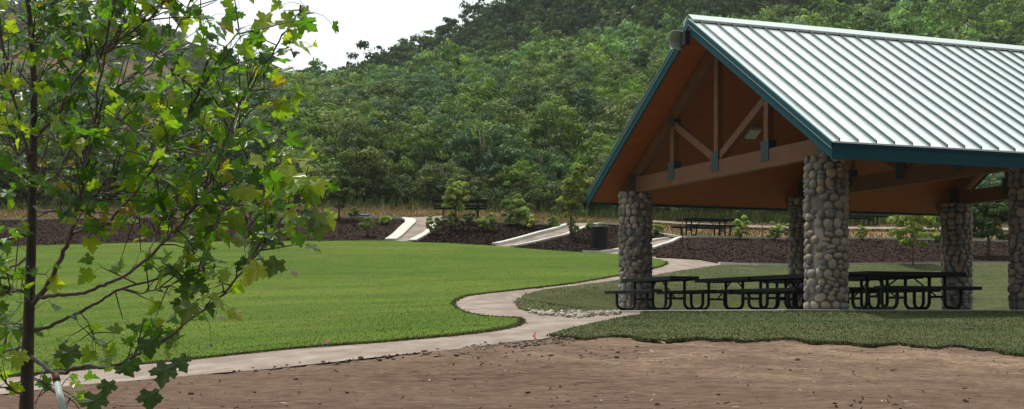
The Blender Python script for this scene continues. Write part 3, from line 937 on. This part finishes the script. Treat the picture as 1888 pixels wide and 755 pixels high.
inshel(1.42, 5.75, R90, 'dark picnic table standing second from the left in the shelter')
inshel(3.25, 5.6, R90, 'dark picnic table in the back of the shelter near the middle back column')
inshel(3.35, 3.0, R90, 'dark picnic table behind the broadside table, half hidden by the large front column')
G_out = 'picnic tables on the terrace at the woods'
for (u, y, rz, lab) in ((1301, 436, .32, 'dark picnic table on dry grass above the right mulch bed, between thin saplings'),
                        (849, 399, .05, 'dark picnic table half hidden behind the pale young tree by the paths'),
                        (1578, 416, .2, 'dark picnic table by the woods, its end showing right of the large column')):
    p = hit(u, y); place_table(p[0], p[1], gz(*p) - .03, rz, lab, G_out)

# ------------------------------------------------------------------ trash can
p = hit(1105, 465)
can = empty('trash_can', (p[0], p[1], gz(*p) + .05 + EZ), 0, 'black slatted metal trash can standing in the mulch left of the stone column', 'trash can')
m = MB(); m.lathe([(.27, .02), (.29, .04), (.29, .80), (.26, .82)], 28); m.build('liner', M_can, can, smooth=True)
m = MB()
for k in range(26):
    a = 2 * math.pi * k / 26
    m.box((.325 * math.cos(a), .325 * math.sin(a), .44), (.012, .05, .80), Matrix.Rotation(a, 3, 'Z'))
m.build('slats', M_can, can)
m = MB(); m.lathe([(.34, .80), (.365, .81), (.37, .85), (.35, .885), (.27, .90), (.25, .87), (.25, .82)], 32); m.build('rim', M_can, can, smooth=True)
m = MB(); m.lathe([(.30, .0), (.345, .0), (.345, .05), (.31, .06)], 28); m.build('base_ring', M_can, can, smooth=True)

# ------------------------------------------------------------------ pink marker flags, blue pipe, stake
for (u, y, lab) in ((604.5, 641, 'pink survey marker at the lawn edge beside the path'), (986, 629, 'pink survey marker by the bare soil corner of the turf')):
    p = hit(u, y)
    r = empty('survey_marker', (p[0], p[1], gz(*p) + EZ - .02), 0, lab, 'marker', 'pink survey markers')
    m = MB(); m.tube([(0, 0, 0), (0, .005, .15)], .006, 6); m.build('stem', M_pink, r)
    m = MB()
    for k in range(5):
        a = k * 1.26; m.add([(0, 0, .05 + .02 * k), (.035 * math.cos(a), .035 * math.sin(a), .03 + .02 * k), (.04 * math.cos(a + .6), .04 * math.sin(a + .6), .06 + .022 * k), (0, 0, .08 + .02 * k)], [(0, 1, 2, 3)])
    m.build('ribbon', M_pink, r)
P = [hit(u, 402.5 + (u - 655) * .02) for u in range(654, 682, 3)]
m = MB(); m.tube([(p[0], p[1], gz(*p) + .13 + EZ) for p in P], .05, 8)
tag(m.build('pipe', M_blue, smooth=True), 'short blue pipe lying on the kerb behind the left mulch bed', 'pipe')

# ------------------------------------------------------------------ trees and shrubs
OAKC = np.array([[.075, .105, .032], [.095, .130, .038], [.060, .088, .032], [.115, .140, .045], [.085, .110, .050]]) * np.array([1.80, 1.84, 2.0])
def crown_np(r, R, Hc, z0, nleaf, leaf, nclump, cols, squash=.8, top=1.0):
    """leaf quads gathered in clumps over an uneven dome; returns V, F, col"""
    th = r.uniform(0, 2 * np.pi, nclump); ph = np.arccos(r.uniform(-.9, 1, nclump))
    rad = r.uniform(.45, .95, nclump)
    cc = np.stack([np.cos(th) * np.sin(ph) * rad * R, np.sin(th) * np.sin(ph) * rad * R, z0 + Hc * .48 + np.cos(ph) * rad * Hc * .5 * top], 1)
    cr_ = R * r.uniform(.17, .33, nclump)
    k = r.integers(0, nclump, nleaf)
    d = r.normal(size=(nleaf, 3)); d /= np.linalg.norm(d, axis=1)[:, None]
    d[:, 2] = np.where(d[:, 2] < -.3, -d[:, 2] * .6, d[:, 2])
    C = cc[k] + d * (cr_[k] * r.uniform(.55, 1.08, nleaf))[:, None] * np.array([1, 1, squash])
    nrm = d * 1.3 + r.normal(size=(nleaf, 3)) * .35; nrm /= np.linalg.norm(nrm, axis=1)[:, None]
    a = np.cross(nrm, r.normal(size=(nleaf, 3))); a /= np.linalg.norm(a, axis=1)[:, None]
    b = np.cross(nrm, a)
    L_ = leaf * r.uniform(.55, 1.3, (nleaf, 1)); W_ = L_ * r.uniform(.45, .8, (nleaf, 1))
    V = np.stack([C - a * L_, C - b * W_, C + a * L_, C + b * W_], 1).reshape(-1, 3)
    clc = cols[r.integers(0, len(cols), nclump)] * r.uniform(.7, 1.4, (nclump, 1))
    c = clc[k] * r.uniform(.7, 1.3, (nleaf, 1))
    return V, np.arange(4 * nleaf).reshape(-1, 4), np.repeat(c, 4, 0)

def oak_variant(i):
    r = np.random.default_rng(100 + i)
    R = r.uniform(1.5, 2.25); Hc = r.uniform(3.2, 5.2)
    V, Fx, c = crown_np(r, R, Hc, .1, 5200, .088, r.integers(40, 60), OAKC)
    me_o = mesh_np('crown', V, Fx, M_oak, col=c); me = me_o.data
    bpy.data.objects.remove(me_o)
    m = MB(); rr = random.Random(i)
    for k in range(3):
        a = rr.uniform(0, 6.28); e = rr.uniform(.3, .8) * R * .5
        p0 = Vector((.12 * math.cos(a), .12 * math.sin(a), -.4))
        pts = [p0, p0 + Vector((e * .2 * math.cos(a), e * .2 * math.sin(a), 1.1)), Vector((e * .6 * math.cos(a + .3), e * .6 * math.sin(a + .3), Hc * .5)), Vector((e * math.cos(a), e * math.sin(a), Hc * .8))]
        m.tube(pts, [.09, .07, .05, .02], 6)
    to = m.build('trunk', M_bark, smooth=True); tm = to.data
    bpy.data.objects.remove(to)
    return me, tm
OAKS = [oak_variant(i) for i in range(9)]

# positions over the hillside
def spread_trees():
    pts = []; cell = {}
    r = np.random.default_rng(11)
    for band, (ya, yb, d, n) in enumerate(((67.5, 78, 2.9, 2600), (78, 110, 3.5, 5200), (110, 175, 3.7, 13000), (175, 262, 3.7, 22000))):
        Yq = r.uniform(ya, yb, n); uq = r.uniform(-260, 2150, n)
        Xq = (uq - CX) / F * Yq
        nn = value_noise(Xq, Yq, .09, 21)
        for x, y, u, q in zip(Xq, Yq, uq, nn):
            if band == 0 and y < 68.2 + .8 * math.sin(u * .02) + (1.2 if u < 950 else -.8): continue
            if 150 < y < 168 and 900 < u < 1300 and q > .62: continue             # clearings on the upper slope
            if u < 420 and 175 < y < 215 and q > .5: continue
            key = (int(x // d), int(y // d), band)
            ok = True
            for a in (-1, 0, 1):
                for b in (-1, 0, 1):
                    for (xx, yy) in cell.get((key[0] + a, key[1] + b, band), ()):
                        if (xx - x) ** 2 + (yy - y) ** 2 < d * d: ok = False
            if ok:
                cell.setdefault(key, []).append((x, y)); pts.append((x, y))
    return pts
TP = sorted(spread_trees(), key=lambda p: p[1])
def inview(p): 
    u = CX + F * p[0] / p[1]
    return -40 < u < 1930
vis = [p for p in TP if inview(p)]
near_t = vis[:296]
nset = set(near_t)
rest = [p for p in TP if p not in nset]
print('trees', len(TP), 'visible', len(vis), 'far', len(rest))
rr = random.Random(5)
G_OAK = 'scrub oaks of the wooded hillside'
for i, (x, y) in enumerate(near_t):
    me, tm = OAKS[i % len(OAKS)]
    sc = rr.uniform(.8, 1.2) * (1.12 if y > 76 else .98)
    if y < 70.5: sc *= .72
    if i < 110:
        o = empty('scrub_oak', (x, y, gz(x, y) - .08 + EZ), rr.uniform(0, 6.28), 'dense green scrub oak crowding the foot of the wooded hillside', 'tree', 'scrub oaks at the foot of the hillside')
        o.scale = (sc * rr.uniform(.9, 1.15), sc * rr.uniform(.9, 1.15), sc)
        link(bpy.data.objects.new('crown', me), o); link(bpy.data.objects.new('trunk', tm), o)
    else:
        o = bpy.data.objects.new('scrub_oak', me); o.location = (x, y, gz(x, y) - .1 + EZ); o.rotation_euler.z = rr.uniform(0, 6.28)
        o.scale = (sc * rr.uniform(.9, 1.2), sc * rr.uniform(.9, 1.2), sc)
        tag(link(o), 'rounded scrub oak in the woods on the lower hillside slope', 'tree', G_OAK)
# the rest of the wood as one mass
def far_wood():
    r = np.random.default_rng(77)
    lib = []
    for i in range(10):
        R = r.uniform(1.8, 2.6); Hc = r.uniform(3.4, 5.4)
        lib.append(crown_np(r, R, Hc, .2, 1000, .18, 26, OAKC))
    Vs, Cs = [], []
    X = np.array([p[0] for p in rest]); Y = np.array([p[1] for p in rest]); Z = ground(X, Y) + EZ - .15
    hue = np.array([[1, 1, 1], [.6, .75, .9], [1.2, 1.15, .8], [.8, .9, .75], [1.15, 1.25, .8], [.55, .62, .62], [.95, 1.15, 1.15]])
    for i in range(len(rest)):
        V, _, c = lib[i % 10]
        a = r.uniform(0, 6.28); s = r.uniform(.75, 1.25) * (1.0 if Y[i] < 175 else 1.25)
        if Y[i] > 175: s *= r.uniform(.85, 1.15)
        ca, sa = math.cos(a) * s, math.sin(a) * s
        Vs.append(np.stack([V[:, 0] * ca - V[:, 1] * sa + X[i], V[:, 0] * sa + V[:, 1] * ca + Y[i], V[:, 2] * s * r.uniform(.85, 1.2) + Z[i]], 1))
        dk = np.array([.50, .56, .66]) if Y[i] > 180 else (1.38 if Y[i] > 92 else 1.15)          # the upper wood is coloured darker and bluer
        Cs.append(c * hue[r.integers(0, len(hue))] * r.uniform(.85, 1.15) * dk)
    V = np.concatenate(Vs); c = np.concatenate(Cs)
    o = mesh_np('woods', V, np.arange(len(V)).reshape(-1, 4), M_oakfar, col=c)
    tag(o, 'dense oak woods covering the upper hillside to the skyline', 'woods', kind='stuff')
far_wood()
def foot_brush():
    r = np.random.default_rng(9)
    lib = [crown_np(r, 1.0, 1.5, -.15, 520, .06, 16, OAKC * .8) for _ in range(6)]
    Yq = r.uniform(67.2, 74, 900); uq = r.uniform(-250, 2100, 900); Xq = (uq - CX) / F * Yq
    k = Yq > 68.0 + .8 * np.sin(uq * .02) + np.where(uq < 950, .9, -.9); Xq, Yq = Xq[k], Yq[k]
    Z = ground(Xq, Yq) + EZ - .1; Vs = []; Cs = []
    for i in range(len(Xq)):
        V, _, c = lib[i % 6]; a = r.uniform(0, 6.28); s = r.uniform(.6, 1.35); ca, sa = math.cos(a) * s, math.sin(a) * s
        Vs.append(np.stack([V[:, 0] * ca - V[:, 1] * sa + Xq[i], V[:, 0] * sa + V[:, 1] * ca + Yq[i], V[:, 2] * s + Z[i]], 1))
        Cs.append(c * r.uniform(.6, 1.25) * np.array([r.uniform(.85, 1.2), 1, r.uniform(.8, 1.3)]))
    V = np.concatenate(Vs)
    tag(mesh_np('underbrush', V, np.arange(len(V)).reshape(-1, 4), M_oakfar, col=np.concatenate(Cs)), 'low brush filling the foot of the woods behind the dry grass', 'brush', kind='stuff')
foot_brush()
# scattered brush on the far dry hill at the left
def far_brush():
    r = np.random.default_rng(5)
    Yq = r.uniform(285, 430, 2600); uq = r.uniform(-300, 640, 2600); Xq = (uq - CX) / F * Yq
    n = value_noise(Xq, Yq, .03, 9) + .25 * value_noise(Xq, Yq, .12, 4)
    k = (n > .70) | (r.uniform(0, 1, 2600) < .06)
    Xq, Yq = Xq[k], Yq[k]
    V0, _, c0 = crown_np(r, 1.9, 2.6, 0, 160, .36, 10, OAKC * np.array([.75, .8, .9]))
    Z = ground(Xq, Yq) + EZ - .2; Vs = []; Cs = []
    for i in range(len(Xq)):
        a = r.uniform(0, 6.28); s = r.uniform(.7, 1.5); ca, sa = math.cos(a) * s, math.sin(a) * s
        Vs.append(np.stack([V0[:, 0] * ca - V0[:, 1] * sa + Xq[i], V0[:, 0] * sa + V0[:, 1] * ca + Yq[i], V0[:, 2] * s + Z[i]], 1)); Cs.append(c0 * r.uniform(.8, 1.2))
    V = np.concatenate(Vs)
    tag(mesh_np('brush', V, np.arange(len(V)).reshape(-1, 4), M_oakfar, col=np.concatenate(Cs)), 'dark brush patches on the dry hill beyond the maple', 'brush', kind='stuff')
far_brush()

LIGHT = np.array([[.15, .20, .045], [.19, .23, .055], [.11, .155, .040], [.22, .24, .07]]) * 1.6
MID = np.array([[.085, .125, .040], [.11, .15, .045], [.07, .105, .035], [.13, .16, .06]]) * 1.5
DARK = np.array([[.05, .085, .032], [.07, .105, .035], [.04, .07, .03]])
def plant(name, u, y_base, w, h, label, cat, cols, trunk_h=0.0, seed=0, nleaf=1600, leaf=.045, group=None, clumps=18, stem=.025, top=1.0, du=0):
    """u, y_base: where it stands in the photograph; w, h crown size in photo pixels; trunk_h bare stem in pixels"""
    p = hit(u, y_base); sc = p[1] / F
    r = np.random.default_rng(seed * 13 + 5)
    R = w * sc / 2; Hc = h * sc; T = trunk_h * sc
    root = empty(name, (p[0], p[1], gz(*p) + .04 + EZ), 0, label, cat, group)
    V, Fx, c = crown_np(r, R, Hc, T, int(nleaf * 1.7), leaf, int(clumps * 1.6), cols, top=top)
    V[:, 0] += du * sc * np.clip((V[:, 2] - T) / Hc, 0, 1)
    mesh_np('crown' if trunk_h else 'foliage', V, Fx, M_shrub, root, col=c)
    m = MB()
    zt = T + Hc * .55
    if trunk_h:
        m.tube([(0, 0, -.05), (.01, 0, zt * .4), (du * sc * .3, 0, zt)], [stem, stem * .9, stem * .4], 6)
        for k in range(5):
            a = k * 1.3 + seed; z0 = T + Hc * (.05 + .1 * k); m.tube([(0, 0, z0), (R * .5 * math.cos(a), R * .5 * math.sin(a), z0 + Hc * .25)], [stem * .5, stem * .2], 5)
        m.build('trunk', M_bark, root, smooth=True)
    else:
        for k in range(6):
            a = k * 1.05 + seed; m.tube([(0, 0, -.05), (R * .3 * math.cos(a), R * .3 * math.sin(a), Hc * .4), (R * .6 * math.cos(a), R * .6 * math.sin(a), Hc * .75)], [.012, .01, .005], 5)
        m.build('stems', M_bark, root, smooth=True)
    return root
# young trees
plant('young_tree', 1052, 446, 62, 128, 'tall young tree with pale green crown left of the stone column', 'tree', LIGHT * .82, 28, 1, 4200, .055, clumps=34, stem=.045, du=16)
plant('young_tree', 840, 428, 52, 84, 'young tree with yellow green crown in the mulch between the two paths', 'tree', LIGHT, 22, 2, 3000, .05, clumps=26, stem=.04)
plant('young_tree', 625, 409, 62, 84, 'young tree with dark crown on a thin stem left of the first path', 'tree', MID * .8, 16, 3, 3200, .055, clumps=26, stem=.045)
plant('young_tree', 1683, 492, 92, 100, 'young tree with spreading yellow green crown seen under the roof right of the large column', 'tree', LIGHT * .95, 26, 4, 3600, .05, clumps=30, stem=.03)
plant('young_tree', 1405, 476, 56, 60, 'thin sapling with small crown behind the shelter, right of the yellow green bush', 'tree', MID, 66, 5, 1200, .045, clumps=16, stem=.022)
plant('young_tree', 1258, 462, 50, 60, 'thin sapling standing at the left end of the terrace picnic table', 'tree', MID * .8, 62, 6, 1000, .045, clumps=16, stem=.022)
plant('young_tree', 1822, 478, 110, 112, 'full green tree seen between the two right hand columns', 'tree', DARK * 1.35, 20, 7, 5200, .06, clumps=40, stem=.05)
# shrubs
SH = [
 (678, 440, 26, 36, 'grey green shrub alone on the left mulch bed', MID, 12),
 (651, 404, 20, 16, 'low shrub at the kerb right of the dark crowned young tree', MID, 13),
 (711, 416, 22, 16, 'small light green shrub at the top of the left mulch bed', LIGHT, 14),
 (800, 436, 24, 34, 'upright shrub beside the kerb of the first path', MID, 15),
 (833, 428, 22, 30, 'green shrub at the foot of the yellow green young tree', MID, 16),
 (866, 417, 20, 24, 'small shrub right of the yellow green young tree', MID, 17),
 (900, 430, 32, 36, 'light green shrub in the middle of the second mulch bed', LIGHT * .9, 18),
 (955, 419, 56, 50, 'broad rounded bush at the kerb behind the second mulch bed', MID, 19),
 (977, 426, 26, 24, 'bright green shrub in front of the broad rounded bush', LIGHT * .85, 20),
 (1020, 422, 24, 22, 'bright green shrub left of the tall young tree', LIGHT * .85, 21),
 (1058, 442, 20, 36, 'olive shrub close to the stem of the tall young tree', MID, 22),
 (1365, 444, 32, 42, 'yellow green bush standing right of the terrace picnic table', LIGHT, 23),
 (1429, 446, 26, 32, 'green bush left of the middle back column', MID * 1.1, 24),
 (1453, 452, 26, 38, 'green bush close against the middle back column', MID * 1.1, 25),
 (1213, 435, 24, 20, 'low bright shrub just right of the left stone column', LIGHT * .8, 26),
 (1730, 449, 22, 16, 'low bright shrub just left of the right back column', LIGHT * .9, 27),
 (1590, 446, 20, 26, 'small bright bush just right of the large front column', LIGHT, 28),
 (1088, 426, 16, 12, 'tiny shrub between the second path and the trash can', MID, 29),
]
for (u, y, w, h, lab, cols, sd) in SH:
    plant('shrub', u, y, w * 1.2, h * 1.15, lab, 'shrub', cols * 1.25, 0, sd, int(700 + w * h * 1.2), .045, clumps=12, group='shrubs planted in the mulch beds')

# ------------------------------------------------------------------ the maple in the foreground
MY = TREE[1]
def mp3(u, y, dy=0.0):
    Yq = MY + dy
    return Vector(((u - CX) / F * Yq, Yq, -(y - HY) / F * Yq + EZ))
maple = empty('maple_tree', (TREE[0], TREE[1], gz(*TREE) + EZ), 0, 'young maple with large lobed leaves close by at the left, ringed with mulch', 'tree')
moff = Vector(maple.location)
BR = [  # (pixel polyline, start radius px, end radius px, end depth offset m, leafy from fraction)
 ([(46, 800), (49, 740), (51, 660), (54, 560), (58, 450), (60, 340), (62, 240), (62, 150), (56, 50), (45, -70), (35, -220)], 17, 3.5, 0, .45),
 ([(56, 566), (90, 523), (115, 470), (131, 432), (142, 385), (152, 330), (165, 270), (178, 190), (192, 100), (215, -10), (235, -110)], 8, 2, -.35, .35),
 ([(131, 432), (170, 420), (214, 411), (250, 392), (285, 370), (330, 320), (372, 262), (405, 200)], 5, 1.6, .35, .3),
 ([(56, 548), (100, 546), (148, 541), (190, 528), (230, 508), (275, 474), (326, 421), (372, 360), (405, 295), (436, 205), (471, 151), (496, 111), (521, 66), (561, 12)], 6, 1.7, -.55, .42),
 ([(56, 612), (92, 602), (148, 576), (178, 558), (225, 532), (301, 510), (357, 469), (390, 420), (425, 372), (470, 320)], 6, 1.6, -.2, .4),
 ([(52, 655), (102, 687), (148, 675), (194, 678), (235, 662), (275, 643), (326, 612), (412, 538), (463, 482), (500, 430), (530, 385), (556, 350)], 6.5, 1.7, -.7, .30),
 ([(405, 295), (424, 262), (440, 215), (456, 161), (473, 90)], 3, 1.2, .1, .2),
 ([(200, 412), (245, 360), (290, 300), (330, 240), (365, 176), (398, 118), (416, 90), (446, 52)], 4, 1.3, -.6, .25),
 ([(61, 345), (90, 330), (110, 312), (151, 247), (200, 190), (251, 151), (290, 100), (317, 65), (345, 18), (375, -60)], 6, 1.8, .4, .3),
 ([(62, 260), (110, 200), (150, 135), (194, 96), (240, 60), (282, 30), (320, -15), (360, -60)], 5, 1.6, -.35, .25),
 ([(60, 400), (75, 330), (95, 240), (125, 200), (146, 141), (166, 96), (175, 35), (185, -60)], 5, 1.6, .5, .25),
 ([(110, 312), (156, 297), (201, 282), (228, 262), (256, 241), (300, 225), (340, 195)], 4, 1.3, .7, .2),
 ([(62, 170), (72, 120), (60, 85), (75, 62), (95, 40), (113, 33), (150, 10)], 4, 1.2, .5, .3),
 ([(62, 180), (78, 140), (110, 116), (140, 95)], 3.2, 1, .6, .3),
 ([(55, 330), (45, 307), (20, 267), (0, 211), (-30, 130), (-70, 20)], 7, 2.2, .3, .3),
 ([(54, 300), (30, 200), (12, 120), (-5, 20), (-25, -90)], 5, 1.6, -.35, .3),
 ([(57, 425), (20, 440), (-20, 455), (-80, 440), (-150, 380), (-210, 290)], 5, 1.6, -.2, .3),
 ([(56, 470), (20, 490), (-40, 480), (-110, 430), (-180, 400)], 4.5, 1.4, .5, .3),
 ([(53, 540), (30, 536), (0, 545), (-60, 552), (-140, 510)], 4.5, 1.4, -.4, .3),
 ([(51, 640), (25, 643), (-10, 652), (-80, 640), (-160, 590)], 5, 1.4, .3, .3),
 ([(52, 690), (75, 705), (100, 722), (130, 735)], 2.6, 1, .25, .1),
 ([(50, 600), (30, 610), (5, 600), (-30, 580)], 3, 1, .35, .1),
 ([(56, 500), (35, 515), (12, 505), (-20, 480)], 3, 1, -.3, .1),
 ([(48, 728), (32, 724), (0, 692), (-50, 650), (-120, 610)], 4, 1.2, -.2, .3),
 ([(60, 380), (95, 392), (140, 378), (190, 350), (235, 318), (280, 290), (318, 262)], 4.5, 1.3, -.65, .25),
 ([(326, 421), (350, 395), (392, 372), (440, 340), (480, 318), (512, 300)], 3, 1, .2, .2),
 ([(463, 482), (455, 440), (462, 400), (480, 370)], 2.6, 1, .2, .2),
 ([(412, 538), (390, 545), (360, 560), (335, 590)], 2.2, .9, .2, .4),
 ([(275, 474), (290, 430), (320, 390), (360, 370), (400, 352)], 3, 1, .5, .2),
 ([(225, 532), (260, 540), (300, 530), (340, 515), (365, 500)], 2.4, 1, -.2, .3),
 ([(152, 330), (185, 300), (220, 250), (262, 215), (300, 170)], 3.2, 1.1, .3, .2),
 ([(90, 241), (120, 270), (160, 250), (205, 235), (240, 205)], 2.8, 1, -.5, .2),
 ([(148, 576), (165, 600), (172, 625)], 2, .9, .1, .5),
 ([(178, 190), (215, 160), (262, 130), (300, 100), (345, 70), (380, 40)], 3, 1, .2, .2),
 ([(192, 100), (225, 60), (260, 20), (295, -30)], 3, 1, -.4, .2),
 ([(56, 50), (90, 10), (120, -40), (150, -110)], 4, 1.2, .3, .1),
]
wood_m = MB(); wood_trunk = MB()
leaf_sites = []    # (pos, dir, density)
rl = random.Random(21)
def catm(P, n=5):
    o = []
    for i in range(len(P) - 1):
        p0 = P[max(0, i - 1)]; p1 = P[i]; p2 = P[i + 1]; p3 = P[min(len(P) - 1, i + 2)]
        for k in range(n):
            t = k / n
            o.append(.5 * ((2 * p1) + (p2 - p0) * t + (2 * p0 - 5 * p1 + 4 * p2 - p3) * t * t + (3 * p1 - p0 - 3 * p2 + p3) * t ** 3))
    return o + [P[-1]]
twigs = MB()
_depth = {}
for bi, (pl, r0, r1, dep, fr) in enumerate(BR):
    n = len(pl)
    start = 0.0
    if bi: start = _depth.get(pl[0], 0.0)
    P = []
    for i, (u, y) in enumerate(pl):
        d = start + (dep - start) * (i / (n - 1)) ** .8
        _depth[(u, y)] = d
        P.append(mp3(u, y, d) - moff)
    if bi == 0: _depth[(131, 432)] = 0
    P = catm(P)
    for i in range(2, len(P) - 1):
        if bi: P[i] += Vector((rl.gauss(0, .003), rl.gauss(0, .006), rl.gauss(0, .003)))
    N = len(P)
    rad = [(r0 + (r1 - r0) * (i / (N - 1)) ** .6) * (.95 if bi == 0 else .72) / F * MY for i in range(N)]
    if bi == 0:
        rad[0] *= 1.25
        wood_trunk.tube(P, rad, 12)
    else:
        rad[0] *= 1.35
        wood_m.tube(P, rad, 8)
    seg = 0
    for i in range(int(N * fr), N):
        dd = (P[min(i + 1, N - 1)] - P[max(i - 1, 0)]).normalized()
        uq = CX + F * (P[i].x + moff.x) / (P[i].y + moff.y); yq = HY - F * (P[i].z + moff.z - EZ) / (P[i].y + moff.y)
        low = yq > 520
        hi = yq < 400 and uq < 470
        nt_ = 1.65 if hi else (1.2 if yq < 470 else .85)
        for (wu, wy, wr, wh) in ((245, 165, 75, 70), (225, 275, 60, 45), (120, 110, 35, 50), (440, 70, 75, 70), (350, 60, 45, 45), (500, 130, 50, 60)):
            if ((uq - wu) / wr) ** 2 + ((yq - wy) / wh) ** 2 < 1: nt_ *= .22
        if bi == 3 and yq < 200: nt_ = .45
        while rl.random() < nt_:
            nt_ -= 1 if nt_ > 1 else nt_
            # a twig with an opposite pair or a small cluster of leaves at its end
            L_ = rl.uniform(.05, .20) * (1.15 if hi else .8)
            tdir = (dd * rl.uniform(.3, 1) + Vector((rl.gauss(0, .6), rl.gauss(0, .8), rl.gauss(.15, .5)))).normalized()
            e = P[i] + tdir * L_ + Vector((0, 0, rl.uniform(-.01, .02)))
            twigs.tube([P[i], P[i] + tdir * L_ * .5 + Vector((0, 0, .006)), e], [.0028, .0024, .0016], 4, cap=False)
            for k in range(rl.choice((1, 2, 2, 3)) if hi or not low else rl.choice((1, 1, 2))):
                leaf_sites.append((e.copy(), tdir.copy(), rl.uniform(.6, 1.0)))
    leaf_sites += [(P[-1].copy(), dd.copy(), .8) for _ in range(3)]

half = [(0, 0), (.10, -.04), (.26, -.17), (.33, -.08), (.46, -.03), (.41, .08), (.38, .16), (.50, .19), (.54, .30), (.66, .40), (.53, .47), (.51, .58), (.40, .54), (.33, .49), (.27, .52), (.29, .64), (.35, .70), (.22, .76), (.13, .87), (0, 1.02)]
outl = half + [(-x, y) for x, y in half[-2:0:-1]]
LV = []; LF = []; LCc = []
LCOL = [(.055, .125, .020)] * 7 + [(.085, .175, .022)] * 7 + [(.15, .235, .022)] * 7 + [(.23, .29, .03)] * 4 + [(.04, .09, .025)] * 5 + [(.19, .16, .03)]
def leaf(base, size, nrm, updir, c, curl=.3):
    nrm = nrm.normalized(); yv = (updir - nrm * updir.dot(nrm)).normalized(); xv = yv.cross(nrm)
    b = len(LV); cx_, cy_ = 0, .28
    def pt(x, y):
        z = curl * abs(x) * .55 - curl * (y - .2) ** 2 * .5 + .04 * math.sin(9 * x + 5 * y)
        return base + (xv * x + yv * y + nrm * z) * size
    LV.append(pt(cx_, cy_))
    for x, y in outl: LV.append(pt(x, y))
    n = len(outl)
    LCc.extend([c] * (n + 1))
    for i in range(n): LF.append((b, b + 1 + i, b + 1 + (i + 1) % n))
for (e, d, q) in leaf_sites:
    size = rl.uniform(.028, .066) * (.85 + .3 * q)
    pd = (d * .6 + Vector((rl.gauss(0, .7), rl.gauss(0, .7), rl.gauss(-.1, .4)))).normalized()
    pl_ = rl.uniform(.03, .08)
    bp = e + pd * pl_ + Vector((0, 0, -.012))
    twigs.tube([e, e + pd * pl_ * .5 + Vector((0, 0, .004)), bp], [.0012, .001, .001], 3, cap=False)
    up = Vector((pd.x * .7 + rl.gauss(0, .3), pd.y * .7 + rl.gauss(0, .3), rl.uniform(-1.0, .1)))
    nr = Vector((rl.gauss(0, .55), rl.gauss(-.25, .65), rl.uniform(.2, 1.1)))
    c = rl.choice(LCOL); j = rl.uniform(.8, 1.2)
    leaf(bp, size, nr, up, tuple(k_ * j for k_ in c), rl.uniform(-.5, 1.1))
# particular leaves that stand out in the photograph
for (u, y, dep, s, ang, c) in ((548, 318, -.72, .125, 215, (.24, .30, .03)), (572, 348, -.74, .09, 330, (.20, .27, .03)), (590, 392, -.7, .10, 200, (.14, .19, .09)), (566, 402, -.7, .09, 170, (.14, .19, .09)),
     (308, 672, -.62, .125, 185, (.045, .085, .025)), (276, 722, -.6, .105, 178, (.045, .085, .025)), (200, 704, -.5, .085, 185, (.05, .09, .025)), (175, 728, -.5, .12, 178, (.05, .09, .025)),
     (128, 640, -.4, .12, 182, (.045, .085, .02)), (478, 488, -.6, .115, 200, (.24, .28, .03)), (517, 35, -.55, .10, 120, (.20, .27, .03)), (500, 38, -.55, .11, 250, (.22, .28, .03)), (548, 62, -.55, .08, 240, (.2, .26, .03)),
     (455, 345, -.5, .10, 180, (.2, .26, .03)), (435, 395, -.3, .10, 190, (.15, .22, .03)), (512, 480, -.6, .10, 200, (.06, .11, .025)), (350, 560, -.5, .11, 190, (.10, .15, .03)), (585, 410, -.7, .10, 175, (.09, .14, .03)),
     (35, 650, -.3, .10, 180, (.2, .26, .03)), (290, 735, -.6, .04, 200, (.05, .09, .025)), (330, 660, -.62, .09, 150, (.05, .09, .03))):
    a = math.radians(ang)
    leaf(mp3(u, y, dep) - moff, s * .7, Vector((rl.gauss(0, .15), -1, .45)), Vector((math.sin(a), 0, math.cos(a))), c, .25)
tr = wood_trunk.build('trunk', M_mbark, maple, smooth=True)
wood_m.build('branches', M_twig, maple, smooth=True)
twigs.build('twigs', M_mbark, maple)
o = mesh_np('crown', np.array([v[:] for v in LV]), np.array(LF), M_maple, maple, smooth=False, col=np.array(LCc))
print('leaves', len(LV) // (len(outl) + 1))
# stake beside the trunk
m = MB()
a = mp3(104, 700, -.35); b = mp3(124, 790, -.45)
st = empty('stake', (b.x, b.y, b.z), 0, 'pale grey pipe stake with rusty top leaning beside the maple trunk', 'stake')
m.tube([a - b, Vector((0, 0, 0))], [.012, .014], 12); m.build('pipe', M_stake, st, smooth=True)
m = MB(); d = (a - b).normalized(); m.tube([a - b - d * .012, a - b + d * .022], .0135, 12); m.build('cap', M_rust, st, smooth=True)
# mulch ring of the maple
n = 5200
ang = rng.uniform(0, 2 * np.pi, n); rad = .62 * np.sqrt(rng.uniform(0, 1, n)) * (1 + .15 * np.sin(3 * ang))
chips('bark_mulch', TREE[0] + .18 + rad * np.cos(ang), TREE[1] + rad * np.sin(ang), -.03, .016, np.array([[.045, .028, .022], [.07, .045, .035], [.03, .018, .015]]), M_chip,
      'ring of dark bark mulch around the foot of the maple', 'mulch')
# ------------------------------------------------------------------ thin air haze round the whole scene
def haze_box():
    m = bpy.data.materials.new('haze_air'); m.use_nodes = True
    t = m.node_tree; t.nodes.clear()
    o = t.nodes.new('ShaderNodeOutputMaterial'); v = t.nodes.new('ShaderNodeVolumePrincipled')
    v.inputs['Color'].default_value = (.86, .93, .95, 1); v.inputs['Density'].default_value = .00022; v.inputs['Anisotropy'].default_value = .3
    t.links.new(v.outputs[0], o.inputs['Volume'])
    b = MB(); b.box((0, 220, 55), (1400, 1000, 150))
    q = b.build('haze', m); tag(q, kind='stuff')
haze_box()
